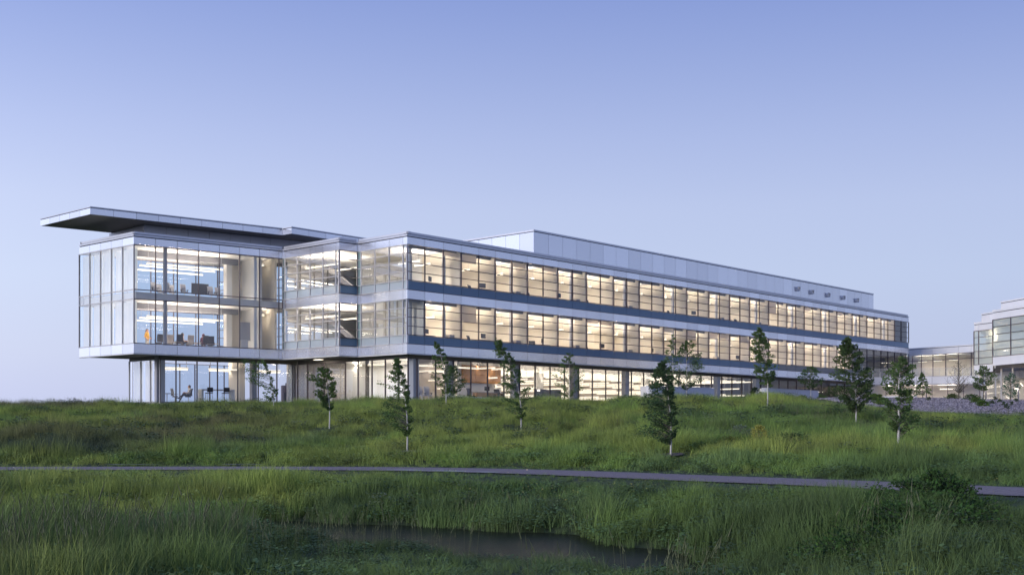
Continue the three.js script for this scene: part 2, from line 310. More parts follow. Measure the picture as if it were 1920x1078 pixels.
// slabs, roof, inner structure
const inner = insetPoly(OUT, 0.28);
part(office, 'roof', slabGeo(insetPoly(OUT, 0.2), 14.5, 15.0), M.slab);
part(office, 'floor_slab', slabGeo(inner, 10.2, 10.72), M.slab);
part(office, 'floor_slab', slabGeo(inner, 6.0, 6.45), M.slab);
part(office, 'soffit', slabGeo(insetPoly(OUT, 0.1), 5.86, 5.96), M.soffit);

for (const k of ['boxL', 'boxU', 'L2', 's1', 'L1', 'main']) {
  const r = R[k], e = EDGE[k];
  band(office, r, HT.pb + 0.02, 15.02, -0.07, 0.1, 'parapet_core', M.joint, 0.12, r.len - 0.12);
  panels(office, r, e, HT.pb, 15.0, 'parapet_panel', M.panel);
  band(office, r, 15.0, 15.06, -0.06, 0.25, 'coping_joint', M.joint, 0.1, r.len - 0.1);
  band(office, r, 15.06, 15.2, 0.02, 0.35, 'coping', M.coping, 0, r.len);
  band(office, r, 15.2, 15.26, -0.14, 0.2, 'coping_joint', M.joint, 0.2, r.len - 0.2);
  band(office, r, 15.26, 15.43, -0.10, 0.35, 'coping', M.coping, 0.02, r.len - 0.02);
  band(office, r, HT.wb + 0.02, HT.bb2 - 0.02, -0.07, 0.12, 'parapet_core', M.joint, 0.12, r.len - 0.12);
  panels(office, r, e, HT.wb, HT.bb2, 'band_panel', M.panel);
  band(office, r, 5.78, 5.85, 0.02, 0.22, 'soffit_trim', M.trim, 0, r.len);
}
for (const k of ['L2', 's1', 'L1', 'main']) {
  const r = R[k], e = EDGE[k];
  band(office, r, HT.pb2 + 0.02, HT.bb - 0.02, -0.07, 0.12, 'parapet_core', M.joint, 0.12, r.len - 0.12);
  panels(office, r, e, HT.pb2, HT.bb, 'band_panel', M.panel);
}
// main facade
const NEAR = 22;
{
  const r = R.main, e = EDGE.main;
  for (let i = 0; i < e.length - 1; i++) {
    const o = { last: i === e.length - 2, single: i < NEAR };
    windowAt(office, r, e[i], e[i + 1], [HT.sl, HT.t3, HT.t2, HT.t1, HT.pb], M.glass, o);
    windowAt(office, r, e[i], e[i + 1], [HT.sl2, HT.u3, HT.u2, HT.u1, HT.pb2], i >= 39 ? M.glassDark : M.glass, o);
  }
  panels(office, r, e, HT.bb, HT.sl, 'spandrel_panel', M.spandrel, -0.01, 0.03, 0.035);
  panels(office, r, e.slice(0, 29), HT.bb2, HT.sl2, 'spandrel_panel', M.spandrel, -0.01, 0.03, 0.035);
  panels(office, r, e.slice(28), HT.bb2, HT.sl2, 'spandrel_panel', [M.glassGreen, M.frit].map(() => Ph({ color: rgb(0.06, 0.065, 0.08), roughness: 0.1, ior: 1.8 })), -0.01, 0.03, 0.035);
  for (const y of [HT.bb, HT.bb2]) band(office, r, y - 0.03, y + 0.015, 0.035, 0.1, 'sill_trim', M.frame);
  for (const [y0, y1] of [[HT.bb, HT.sl], [HT.bb2, HT.sl2]]) band(office, r, y0 + 0.03, y1 - 0.03, -0.05, 0.12, 'upstand_wall', M.joint, 0.2, r.len - 0.2);
}
for (const k of ['L1', 'L2', 's1']) {
  const r = R[k], e = EDGE[k], sm = k === 's1';
  for (let i = 0; i < e.length - 1; i++) {
    const corner = !sm && e[i + 1] - e[i] < 0.5;
    const o = { last: i === e.length - 2, tout: 0.09, td: 0.13, mats: sm ? [M.spandrel[1]] : corner && i === 0 ? [M.glassGreen, M.glassGreen, M.glassGreen, M.glassGreen, M.glassGreen] : [M.frit], mw: 0.06 };
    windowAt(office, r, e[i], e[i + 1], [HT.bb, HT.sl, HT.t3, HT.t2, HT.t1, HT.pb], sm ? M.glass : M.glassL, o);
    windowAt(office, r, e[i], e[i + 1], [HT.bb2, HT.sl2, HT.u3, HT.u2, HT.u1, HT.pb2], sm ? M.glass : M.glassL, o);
  }
}
for (const k of ['boxL', 'boxU']) {
  const r = R[k], e = EDGE[k];
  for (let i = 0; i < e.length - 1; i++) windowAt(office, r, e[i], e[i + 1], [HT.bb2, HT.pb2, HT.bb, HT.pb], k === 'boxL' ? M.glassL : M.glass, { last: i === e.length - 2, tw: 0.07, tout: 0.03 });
}
// sheer pleated curtains behind the left-facing glass of the box
function curtain(r, s0, s1, y0, y1, o) {
  const w = s1 - s0 - 0.12, g = new THREE.PlaneGeometry(w, y1 - y0, Math.round(w * 14), 1), p = g.attributes.position, ph = rnd() * 6;
  for (let i = 0; i < p.count; i++) p.setZ(i, 0.035 * Math.sin(p.getX(i) * 26 + ph) + 0.02 * Math.sin(p.getX(i) * 11 + ph * 2));
  g.computeVertexNormals(); part(office, 'sheer_curtain', g, sheer, r.at((s0 + s1) / 2, (y0 + y1) / 2, -o), r.turn);
}
const sheer = Ph({ color: rgb(0.9, 0.92, 0.91), transmission: 0.55, thickness: 0, roughness: 0.85, specularIntensity: 0.2, side: THREE.DoubleSide });
for (let i = 0; i < 5; i++) for (const [y0, y1] of [[6.5, 10.0], [10.78, 14.2]]) curtain(R.boxL, EDGE.boxL[i], EDGE.boxL[i + 1], y0, y1, 0.32 + 0.06 * (i % 2));
// glazed back of the box and blank backs
for (const [k, n] of [['boxBack', 6], ['boxSide', 3]]) {
  const r = R[k], e = seq(0, r.len / n, n + 1);
  for (let i = 0; i < n; i++) { const tr = k === 'boxSide'; windowAt(office, r, e[i], e[i + 1], tr ? [HT.bb2, HT.sl2, HT.u3, HT.u2, HT.pb2] : [HT.bb2, HT.pb2], M.glassBlue, { last: i === n - 1 }); windowAt(office, r, e[i], e[i + 1], tr ? [HT.bb, HT.sl, HT.t3, HT.t2, HT.pb] : [HT.bb, HT.pb], M.glassBlue, { last: i === n - 1 }); }
  for (const [y0, y1] of [[HT.wb, HT.bb2], [HT.pb2, HT.bb], [HT.pb, HT.top]]) band(office, r, y0, y1, 0, 0.12, 'rear_band', M.panel[0], 0.05, r.len - 0.05);
}
band(office, R.back, 1.2, HT.top, 0, 0.25, 'rear_wall', M.panel[0], 0.3);
band(office, R.end, 1.2, HT.top, 0, 0.2, 'end_wall', M.panel[2], 0.2, R.end.len - 0.3);
// corner posts
for (const [p, a, b, m] of [[C0, HT.bb2, HT.top - 0.5, M.panel[1]], [C1, HT.bb2, HT.top - 0.5, M.panel[1]]]) part(office, 'corner_post', box(0.12, b - a, 0.12), m, [p.x, (a + b) / 2, p.y - 0.06], R.main.turn);

// partitions and back walls of the offices
const inMain = (s, y, o) => R.main.at(s, y, -o);
const PART_UP = seq(3, 2, 21).map(i => EDGE.main[i]), PART_LO = seq(1, 2, 22).map(i => EDGE.main[i]);
const DEPTH = 4.7;
function partitionWall(r, s, y0, y1, o0, o1, mat = M.cream, t = 0.13) { return part(office, 'partition', box(t, y1 - y0, o1 - o0), mat, r.at(s, (y0 + y1) / 2, -(o0 + o1) / 2), r.turn); }
for (const s of PART_UP) partitionWall(R.main, s + 0.02, FLOOR[2], 14.5, 0.14, DEPTH);
for (const s of PART_LO) partitionWall(R.main, s + 0.02, FLOOR[1], 10.2, 0.14, DEPTH);
for (const y of [[FLOOR[2], 14.5], [FLOOR[1], 10.2]]) band(office, R.main, y[0], y[1], -DEPTH, 0.12, 'back_wall', M.cream, 6.2, R.main.len - 2.4);
// shade pockets: a lower grey ceiling strip behind the head of the windows
band(office, R.main, 14.24, 14.48, -0.5, 0.18, 'shade_pocket', M.grey, 0.3, R.main.len - 2);
band(office, R.main, 9.96, 10.18, -0.5, 0.18, 'shade_pocket', M.grey, 0.3, R.main.len - 2);
// roller blinds drawn to different heights in some offices
const blindMat = [rgb(0.66, 0.6, 0.52), rgb(0.74, 0.68, 0.6)].map(color => Ph({ color, roughness: 1, transmission: 0.6, thickness: 0, specularIntensity: 0.2 }));
for (let i = 2; i < 41; i++) for (const [y, f] of [[14.3, 0], [10.05, 1]]) if (hash2(i, f + 5) < 0.14) { const h = 0.3 + 1.1 * hash2(i, f + 9) ** 2, a = EDGE.main[i], b = EDGE.main[i + 1]; part(office, 'roller_blind', box(b - a - 0.2, h, 0.02), blindMat[i % 2], R.main.at((a + b) / 2, y - h / 2, -0.2), R.main.turn); }
// inner wall that closes the view through the left-facing corner windows
const WA = off(C0, 6.2, 4.7), WB = off(C0, 6.2, 13.6);
const RW = run(WB, WA);
for (const y of [[FLOOR[2], 14.5], [FLOOR[1], 10.2]]) band(office, RW, y[0], y[1], 0, 0.14, 'core_wall', M.white, 0, RW.len);
{ const RW2 = run(off(I2, 4.4, 3.2), off(I2, 9.5, 3.2)); for (const y of [[FLOOR[2], 14.5], [FLOOR[1], 10.2]]) band(office, RW2, y[0], y[1], 0, 0.14, 'core_wall', M.white); }
// columns
for (const f of [[FLOOR[2], 14.5], [FLOOR[1], 10.2]]) {
  for (const s of [1.35, ...seq(5.1, 8.22, 11)]) part(office, 'column', new THREE.CylinderGeometry(0.16, 0.16, f[1] - f[0], 16), M.column, inMain(s, (f[0] + f[1]) / 2, 1.15));
  part(office, 'column', new THREE.CylinderGeometry(0.17, 0.17, f[1] - f[0], 16), M.column, R.boxU.at(R.boxU.sOf(308.6, -0.7), (f[0] + f[1]) / 2, -0.7));
  // white core at the right inside the box
  const s9 = R.boxU.sOf(462, -1.2);
  part(office, 'core_wall', box(0.25, f[1] - f[0], 3.4), M.white, R.boxU.at(s9 + 1.25, (f[0] + f[1]) / 2, -2.9), R.boxU.turn);
  part(office, 'core_wall', box(0.5, f[1] - f[0], 0.5), M.white, R.boxU.at(s9 - 0.35, (f[0] + f[1]) / 2, -4.2), R.boxU.turn);
  part(office, 'core_wall', box(1.7, f[1] - f[0], 0.18), M.cream, R.boxU.at(s9 + 0.35, (f[0] + f[1]) / 2, -4.7), R.boxU.turn);
  part(office, 'partition', box(0.16, f[1] - f[0], 3.2), M.cream, R.boxU.at(R.boxU.len - 0.35, (f[0] + f[1]) / 2, -2.2), R.boxU.turn);
  part(office, 'column', box(0.22, f[1] - f[0], 0.22), M.white, R.boxU.at(EDGE.boxU[6] - 0.25, (f[0] + f[1]) / 2, -0.35), R.boxU.turn);
}
for (const y of [10.36, 14.62]) band(office, R.boxU, y - 0.62, y - 0.14, -3.4, 0.3, 'ceiling_beam', M.grey, 0.5, R.boxU.len - 2.5);

// ground floor
const G2 = C2.clone().addScaledVector(ub, 3.0).addScaledVector(R.boxU.n, -2.3);
const lb = C2.clone().sub(B3).normalize().negate();
const G3 = G2.clone().addScaledVector(lb, 4.65);
const G0 = off(C0, 1.15, 1.15), GE = off(E0, 0, 1.15);
const hit = (A, d, B, e) => { const k = d.x * e.y - d.y * e.x, w = B.clone().sub(A); return A.clone().addScaledVector(d, (w.x * e.y - w.y * e.x) / k); };
const G1 = hit(G2, ub, G0, L);
const RG = { gL: run(G3, G2), gU: run(G2, G1), gL1: run(G1, G0), gMain: run(G0, GE) };
const GT = 5.58, GB = 1.75;
function ground(k, e, mat) {
  const r = RG[k];
  for (let i = 0; i < e.length - 1; i++) windowAt(office, r, e[i], e[i + 1], [GB, GT], mat, { last: i === e.length - 2, name: 'ground_window', mw: 0.08 });
  band(office, r, GT, 5.87, 0.03, 0.3, 'head_fascia', M.soffit, 0.05, r.len - 0.05);
}
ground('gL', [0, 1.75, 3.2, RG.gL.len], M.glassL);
ground('gU', [0, ...[329, 368.5, 407, 445, 483.5, 518.5, 553].map(x => RG.gU.sOf(x)), RG.gU.len], M.glass);
ground('gL1', [0, ...[576, 607, 647, 671, 697, 722, 747].map(x => RG.gL1.sOf(x)), RG.gL1.len], M.glass);
ground('gMain', [0, ...seq(RG.gMain.sOf(782), 2.055, 44), RG.gMain.len], M.glass);
part(office, 'floor_slab', slabGeo([G3, G2, G1, G0, GE, off(E0, 0, 15.5), off(C0, 0, 15.5), B4].map(p => p.clone()), 1.4, 2.13), M.carpet);
// ground floor columns and walls
for (const x of [776, 843, 965, 1076, 1173, 1345, 1418]) { const s = RG.gMain.sOf(x, -0.4); part(office, 'column', box(0.62, 3.85, 0.5), M.column, RG.gMain.at(s, 2.13 + 1.87, -0.4), RG.gMain.turn); }
part(office, 'column', box(0.72, 3.85, 0.5), M.column, RG.gU.at(RG.gU.sOf(298.5, -0.4), 4.0, -0.4), RG.gU.turn);
part(office, 'column', box(0.45, 3.85, 0.5), M.column, RG.gU.at(RG.gU.sOf(474, -0.5), 4.0, -0.5), RG.gU.turn);
part(office, 'partition', box(0.55, 3.85, 2.2), M.cream, RG.gU.at(RG.gU.sOf(454, -2), 4.0, -3.2), RG.gU.turn);
{
  const r = run(off(C0, 9, 13.5), off(E0, -3, 13.5)); band(office, r, 2.13, 6.0, 0, 0.14, 'back_wall', M.beige, 2, r.len);
  const w = run(off(C0, 4.5, 9.8), off(C0, 4.5, 4.5)); band(office, w, 2.13, 6.0, 0, 0.14, 'core_wall', M.white, 0, w.len);
  const w2 = run(off(C0, 2.2, 10.2), off(C0, 4.4, 10.2)); band(office, w2, 2.13, 6.0, 0, 0.14, 'core_wall', M.white, 0, w2.len);
  for (const x of [1010, 1075, 1210, 1270]) part(office, 'partition', box(0.9, 3.85, 0.5), M.white, RG.gMain.at(RG.gMain.sOf(x, -5), 4.0, -5), RG.gMain.turn);
}
// rear glazing of the ground floor, seen through the rooms
{ const r = run(G3.clone().addScaledVector(ub, 0.3), B4.clone().addScaledVector(ub, 2)), n = 7, e = seq(0, r.len / n, n + 1); for (let i = 0; i < n; i++) windowAt(office, r, e[i], e[i + 1], [GB, GT], M.glassBlue, { last: i === n - 1, name: 'ground_window' }); }

for (const [a, b] of [[0.1, 1.7], [1.8, 3.1], [3.25, RG.gL.len - 0.4]]) curtain(RG.gL, a, b, 2.14, 5.5, 0.35);
// orange wood wall over the kitchenette, and its counter
{
  const r = RG.gMain, s0 = r.sOf(866, -4), s1 = r.sOf(938, -4), w = s1 - s0;
  for (let i = 0; i < 3; i++) part(office, 'wood_panel', box(w / 3 - 0.02, 1.55, 0.12), M.wood, r.at(s0 + w * (i + 0.5) / 3, 4.78, -4), r.turn);
  part(office, 'core_wall', box(w + 0.6, 3.85, 0.12), M.white, r.at((s0 + s1) / 2, 4.0, -4.25), r.turn);
}
// stair balustrade band behind the left-facing windows
for (const f of [FLOOR[2], FLOOR[1]]) part(office, 'stair_flight', box(0.25, 0.4, 4.6), M.grey, R.L2.at(3.4, f + 2.2, -3.2), R.L2.turn).rotation.set(0.55, R.L2.turn + Math.PI / 2, 0, 'YXZ');

// penthouse on the roof
{
  const pv = 2.5, base = off(C0, 0, pv);
  const rr_ = run(base, base.clone().addScaledVector(u, 100));
  const s0 = rr_.sOf(1000.9), s1 = rr_.sOf(1639), A = base.clone().addScaledVector(u, s0), B = base.clone().addScaledVector(u, s1);
  const hy = (HY - 430.3) / F * -A.y, A2 = A.clone().addScaledVector(L, 10.5), B2 = B.clone().addScaledVector(L, 10.5);
  const core = part(office, 'rooftop_penthouse', slabGeo(insetPoly([A, B, B2, A2], 0.05), 15.0, hy - 0.12), M.joint);
  const f = run(A, B), l = run(A2, A);
  panels(core, f, [...seq(0, 2.055, Math.floor(f.len / 2.055) + 1), f.len], 15.0, hy - 0.2, 'metal_panel', M.panel, 0, 0.045, 0.025);
  panels(core, l, seq(0, l.len / 6, 7), 15.0, hy - 0.2, 'metal_panel', M.panel, 0, 0.045, 0.025);
  for (const r of [f, l]) { band(core, r, hy - 0.2, hy - 0.15, -0.06, 0.2, 'coping_joint', M.joint); band(core, r, hy - 0.15, hy, 0.03, 0.4, 'coping', M.coping); }
  // exhaust fans on the face
  [[1499.5, 542], [1525.5, 548], [1556, 553.5], [1584.5, 558.5], [1610, 563.5]].forEach(([x, y], i) => {
    const s = f.sOf(x, 0.3), d = -f.at(s, 0, 0)[2], Y = (HY - y) / F * d;
    const g = flat([cyl(0.42, 0.42, 0.55, 0, 0, 0, 16).rotateX(Math.PI / 2), new THREE.TorusGeometry(0.44, 0.06, 8, 18).translate(0, 0, 0.5), bx(0.7, 0.12, 0.34, 0, 0.36, 0.72), bx(0.1, 0.7, 0.3, 0.3, 0, 0.7), bx(0.08, 0.6, 0.08, -0.1, 0, 0.62)]);
    part(core, 'exhaust_fan', g, M.trim, f.at(s, Y, 0), f.turn).scale.set(0.62, 0.62, 0.42);
  });
}
// projecting roof canopy over the box
{
  const sy = 16.6, dp = y => sy * F / (HY - y), A = P2(168, dp(401.7)), Bp = P2(528.6, dp(441)), Cc = P2(74, dp(423.9));
  const uc = Bp.clone().sub(A).normalize(), lc = Cc.clone().sub(A).normalize(), J = P2(546, dp(438.1));
  const End = J.clone().addScaledVector(u, 13), End2 = End.clone().addScaledVector(L, 8), Cb = Cc.clone().addScaledVector(uc, 17);
  const poly = [Cc, A, Bp, J, End, End2, Cb];
  const can = part(office, 'roof_canopy', slabGeo(insetPoly(poly, 0.05), sy + 0.02, sy + 0.5), M.soffit);
  const rs = [run(Cc, A), run(A, Bp), run(Bp, J), run(J, End)];
  rs[2].n.copy(rs[0].n); 
  for (const [i, r] of rs.entries()) {
    const n = Math.max(1, Math.round(r.len / (i === 0 ? 1.75 : 1.85)));
    panels(can, r, seq(0, r.len / n, n + 1), sy, sy + 0.5, 'fascia_panel', M.panel, 0, 0.05, 0.025);
    band(can, r, sy + 0.5, sy + 0.54, -0.03, 0.3, 'coping_joint', M.joint); band(can, r, sy + 0.54, sy + 0.62, 0.02, 0.4, 'coping', M.coping);
  }
  // wall under the canopy
  const W0 = P2(269, dp(421)), W1 = P2(203.4, dp(437.8)), W2 = hit(W0, uc, J.clone().addScaledVector(L, 1.6), u), W3 = W2.clone().addScaledVector(u, 9);
  const wall = part(office, 'canopy_wall', slabGeo(insetPoly([W1, W0, W2, W3, W3.clone().addScaledVector(L, 3), W1.clone().addScaledVector(ub, 11)], 0.05), 15.0, sy), M.joint);
  for (const r of [run(W1, W0), run(W0, W2), run(W2, W3)]) { const n = Math.max(1, Math.round(r.len / 1.85)); panels(wall, r, seq(0, r.len / n, n + 1), 15.0, sy, 'metal_panel', [S({ color: rgb(0.44, 0.44, 0.47), roughness: 0.45, metalness: 0.6 })], 0, 0.045, 0.025); }
}

// ---------------------------------------------------------------- lamps
const WARM = rgb(1, 0.85, 0.70);
function pendant(label, len, ceil, drop, pos, turn, nits, group, opt = {}) {
  const t = thing('pendant_light', label, 'pendant light', group, [pos[0], ceil - drop, pos[2]], turn);
  part(t, 'housing', box(len, 0.07, 0.14), M.housing);
  part(t, 'diffuser', box(len - 0.04, 0.02, 0.12), M.lamp, [0, -0.047, 0]);
  part(t, 'uplight', box(len - 0.04, 0.015, 0.12), M.lamp, [0, 0.043, 0]);
  for (const k of [-1, 1]) part(t, 'cable', box(0.02, drop - 0.05, 0.02), M.steel, [k * (len / 2 - 0.15), drop / 2 + 0.01, 0]);
  const up = new THREE.RectAreaLight(opt.color ?? WARM, nits, len, 0.12); up.position.set(0, 0.07, 0); up.rotation.x = Math.PI / 2; t.add(up);
  const dn = new THREE.RectAreaLight(opt.color ?? WARM, nits * 0.35, len, 0.12); dn.position.set(0, -0.07, 0); dn.rotation.x = -Math.PI / 2; t.add(dn);
  return t;
}
const ORD = ['first', 'second', 'third', 'fourth', 'fifth', 'sixth', 'seventh', 'eighth', 'ninth', 'tenth', 'eleventh', 'twelfth', 'thirteenth', 'fourteenth', 'fifteenth', 'sixteenth', 'seventeenth', 'eighteenth', 'nineteenth', 'twentieth', 'twenty-first', 'twenty-second', 'twenty-third', 'twenty-fourth'];
const turnL = R.main.turn + Math.PI / 2;
{
  const up = [[0.3, PART_UP[0]], ...PART_UP.slice(0, -1).map((s, i) => [s, PART_UP[i + 1]])], lo = PART_LO.slice(0, -1).map((s, i) => [s, PART_LO[i + 1]]);
  up.slice(0, 21).forEach(([a, b], i) => { const s = i ? (a + b) / 2 + 0.1 : 3.6; pendant(`lit pendant in the ${ORD[i]} top-floor office from the building corner`, 1.9, 14.5, 1.15, inMain(s, 0, 2.1), turnL, (i ? 265 : 330) * rr(0.78, 1.2), 'office pendant lights'); });
  lo.slice(0, 18).forEach(([a, b], i) => pendant(`lit pendant in the ${ORD[i]} middle-floor office from the building corner`, 1.9, 10.2, 1.15, inMain((a + b) / 2 + 0.1, 0, 2.1), turnL, 265 * rr(0.78, 1.2), 'office pendant lights'));
  // rooms of the glazed box
  [[14.5, 'upper'], [10.2, 'lower']].forEach(([c, n]) => {
    [[2.4, 'front'], [4.0, 'middle'], [6.6, 'rear']].forEach(([o, w]) => pendant(`long glowing ${w} pendant under the ${n} ceiling of the glass box`, 6.6, c, 1.15, R.boxU.at(5.2, 0, -o), R.boxU.turn, 84, 'long pendants in the glass box'));
    pendant(`glowing pendant behind the ${n} left-facing windows beside the stair`, 4.6, c, 0.9, R.L2.at(3.6, 0, -1.4), R.L2.turn, 115, 'pendants behind left-facing windows');
    pendant(`pendant deep behind the ${n} left-facing windows beside the stair`, 3.4, c, 0.9, R.L2.at(3.8, 0, -4.0), R.L2.turn, 115, 'pendants behind left-facing windows');
    pendant(`glowing pendant behind the ${n} left-facing windows at the building corner`, 2.6, c, 1.0, R.L1.at(3.4, 0, -2.6), R.L1.turn, 140, 'pendants behind left-facing windows');
  });
  // ground floor
  [[324, 'left'], [417, 'middle'], [500, 'right']].forEach(([x, n]) => { for (const [o, w] of [[1.6, 'front'], [4.0, 'rear']]) pendant(`${w} pendant over the ${n} part of the ground-floor lounge`, 2.6, 5.86, 0.85, RG.gU.at(RG.gU.sOf(x, -o), 0, -o), RG.gU.turn, 60, 'lounge pendants'); });
  for (let i = 0; i < 3; i++) pendant(`pendant over the ${ORD[i]} bay of the ground-floor kitchenette`, 2.6, 5.86, 0.7, RG.gMain.at(3.2 + i * 2.75, 0, -1.8), RG.gMain.turn, 60, 'kitchenette pendants');
  for (let i = 0; i < 24; i++) pendant(`${ORD[i]} slanting light line from the kitchenette in the open ground-floor hall`, 10.5, 5.86, 0.55, RG.gMain.at(12.0 + i * 1.9, 0, -7.0), turnL, 16, 'light lines of the ground-floor hall');
  for (const [q, drop] of [[0, 1.35], [1, 2.1], [2, 2.8]]) for (let i = 0; i < 11; i++) pendant(`${['upper', 'middle', 'lower'][q]} added light bar drawing a bright line, ${ORD[i]} from the kitchenette in the ground-floor hall`, 9, 5.86, drop, RG.gMain.at(13.5 + q * 1.2 + i * 4.1, 0, -7.4), turnL, 7, 'added light bars of the ground-floor hall');  // added lamps that draw slanted bright lines at several heights
  for (const [c, n] of [[14.5, 'upper'], [10.2, 'lower']]) pendant(`added short lamp lighting the partition by the ${n} side window at the right of the glass box`, 1.0, c, 0.5, R.boxU.at(11.6, 0, -2), R.boxU.turn, n === 'upper' ? 25 : 70, 'added side window lamps');  // lamps added to brighten the partition, no known fixture here
  for (const [i, s] of [2.5, 5.5, 8.5].entries()) pendant(`white cove light in the ${ORD[i]} bay of the corner lobby`, 2.2, 5.86, 0.5, RG.gL1.at(s + 2.5, 0, -2.2), RG.gL1.turn, 120, 'lobby cove lights', { color: rgb(1, 0.88, 0.72) });
}
{ // porch downlight in the soffit below the stepped corner
  const p = RG.gL1.at(RG.gL1.sOf(612), 5.8, 0.9), t = thing('porch_light', 'bright square soffit light over the corner entrance porch', 'soffit light', null, p, RG.gL1.turn);
  part(t, 'housing', box(0.9, 0.05, 0.5), M.housing, [0, 0.02, 0]); part(t, 'diffuser', box(0.84, 0.015, 0.44), M.lamp, [0, -0.02, 0]);
  const l = new THREE.RectAreaLight(WARM, 30, 0.8, 0.4); l.position.y = -0.05; l.rotation.x = -Math.PI / 2; t.add(l);
}

// ---------------------------------------------------------------- link building and neighbour
function whiteBlock(owner, r, levels, edges, opt = {}) {
  for (const [y0, y1, kind] of levels) {
    if (kind === 'panel') { band(owner, r, y0 + 0.02, y1 - 0.02, -0.06, 0.2, 'parapet_core', M.joint, 0.05, r.len - 0.05); panels(owner, r, edges, y0, y1, 'metal_panel', M.whitePanel); }
    else if (kind === 'coping') { band(owner, r, y0, y0 + 0.05, -0.05, 0.3, 'coping_joint', M.joint); band(owner, r, y0 + 0.05, y1, 0.03, 0.5, 'coping', M.whitePanel[0]); }
    else for (let i = 0; i < edges.length - 1; i++) windowAt(owner, r, edges[i], edges[i + 1], [y0, ...(opt.trans ?? []).filter(t => t > y0 && t < y1), y1], kind, { last: i === edges.length - 2, mw: 0.07 });
  }
}
{
  const link = thing('link_building', 'low white two-storey link with a terrace railing between the two buildings', 'link building');
  const A = P2(1704, 164.5), B = P2(1831, 155.5), r = run(A, B), e = [0, ...[1712, 1728.6, 1750.5, 1774.5, 1798.5, 1822.5].map(x => r.sOf(x)), r.len];
  whiteBlock(link, r, [[10.05, 10.9, 'panel'], [10.9, 11.1, 'coping'], [6.6, 9.25, M.glass], [9.25, 10.05, M.glassDark]], e);
  const back = run(off(A, 2.5, 3.5), off(B, 5, -1));
  band(link, back, 6.5, 10.1, 0, 0.2, 'back_wall', M.cream); band(link, r, 10.05, 10.2, -0.3, 5, 'roof', M.slab); band(link, r, 6.3, 6.5, -0.3, 5, 'floor_slab', M.slab);
  // terrace in front: white band, ground glazing below, railing above
  const tA = P2(1634, 148), tB = P2(1838, 143), t = run(tA, tB), te = seq(0, t.len / 7, 8);
  whiteBlock(link, t, [[5.45, 6.3, 'panel'], [2.6, 5.35, M.glass]], te);
  band(link, t, 5.3, 5.5, 0.02, 16, 'terrace_slab', M.slab, 0.2); band(link, t, 6.3, 6.36, 0.03, 0.3, 'coping', M.coping);
  const wb = run(off(tA, 1.5, 5.5), off(tB, 6, -1.5)); band(link, wb, 2.4, 5.3, 0, 0.2, 'back_wall', M.cream); band(link, t, 2.4, 2.6, -0.1, 7, 'floor_slab', M.slab);
  part(link, 'handrail', box(t.len - 0.4, 0.05, 0.05), M.steel, t.at(t.len / 2, 7.35, -0.3), t.turn);
  for (let i = 0; i < 15; i++) part(link, 'baluster', box(0.05, 1.0, 0.05), M.steel, t.at(0.2 + (t.len - 0.4) * i / 14, 6.85, -0.3), t.turn);
  for (let i = 0; i < 7; i++) part(link, 'glass_balustrade', paneOf((t.len - 0.4) / 7 - 0.06, 0.85), M.glass, t.at(0.2 + (t.len - 0.4) * (i + 0.5) / 7, 6.82, -0.3), t.turn);
  for (const [i, s] of [1.5, 4, 6.5].entries()) pendant(`small pendant in the ${ORD[i]} bay of the upper link room`, 1.4, 10.05, 0.8, r.at(s, 0, -1.2), r.turn, 130, 'link room pendants');
  for (const [i, s] of [3, 6, 9].entries()) pendant(`warm pendant in the ${ORD[i]} bay of the lower link room`, 1.8, 5.3, 0.5, t.at(s, 0, -1.2), t.turn, 190, 'link room pendants');
}
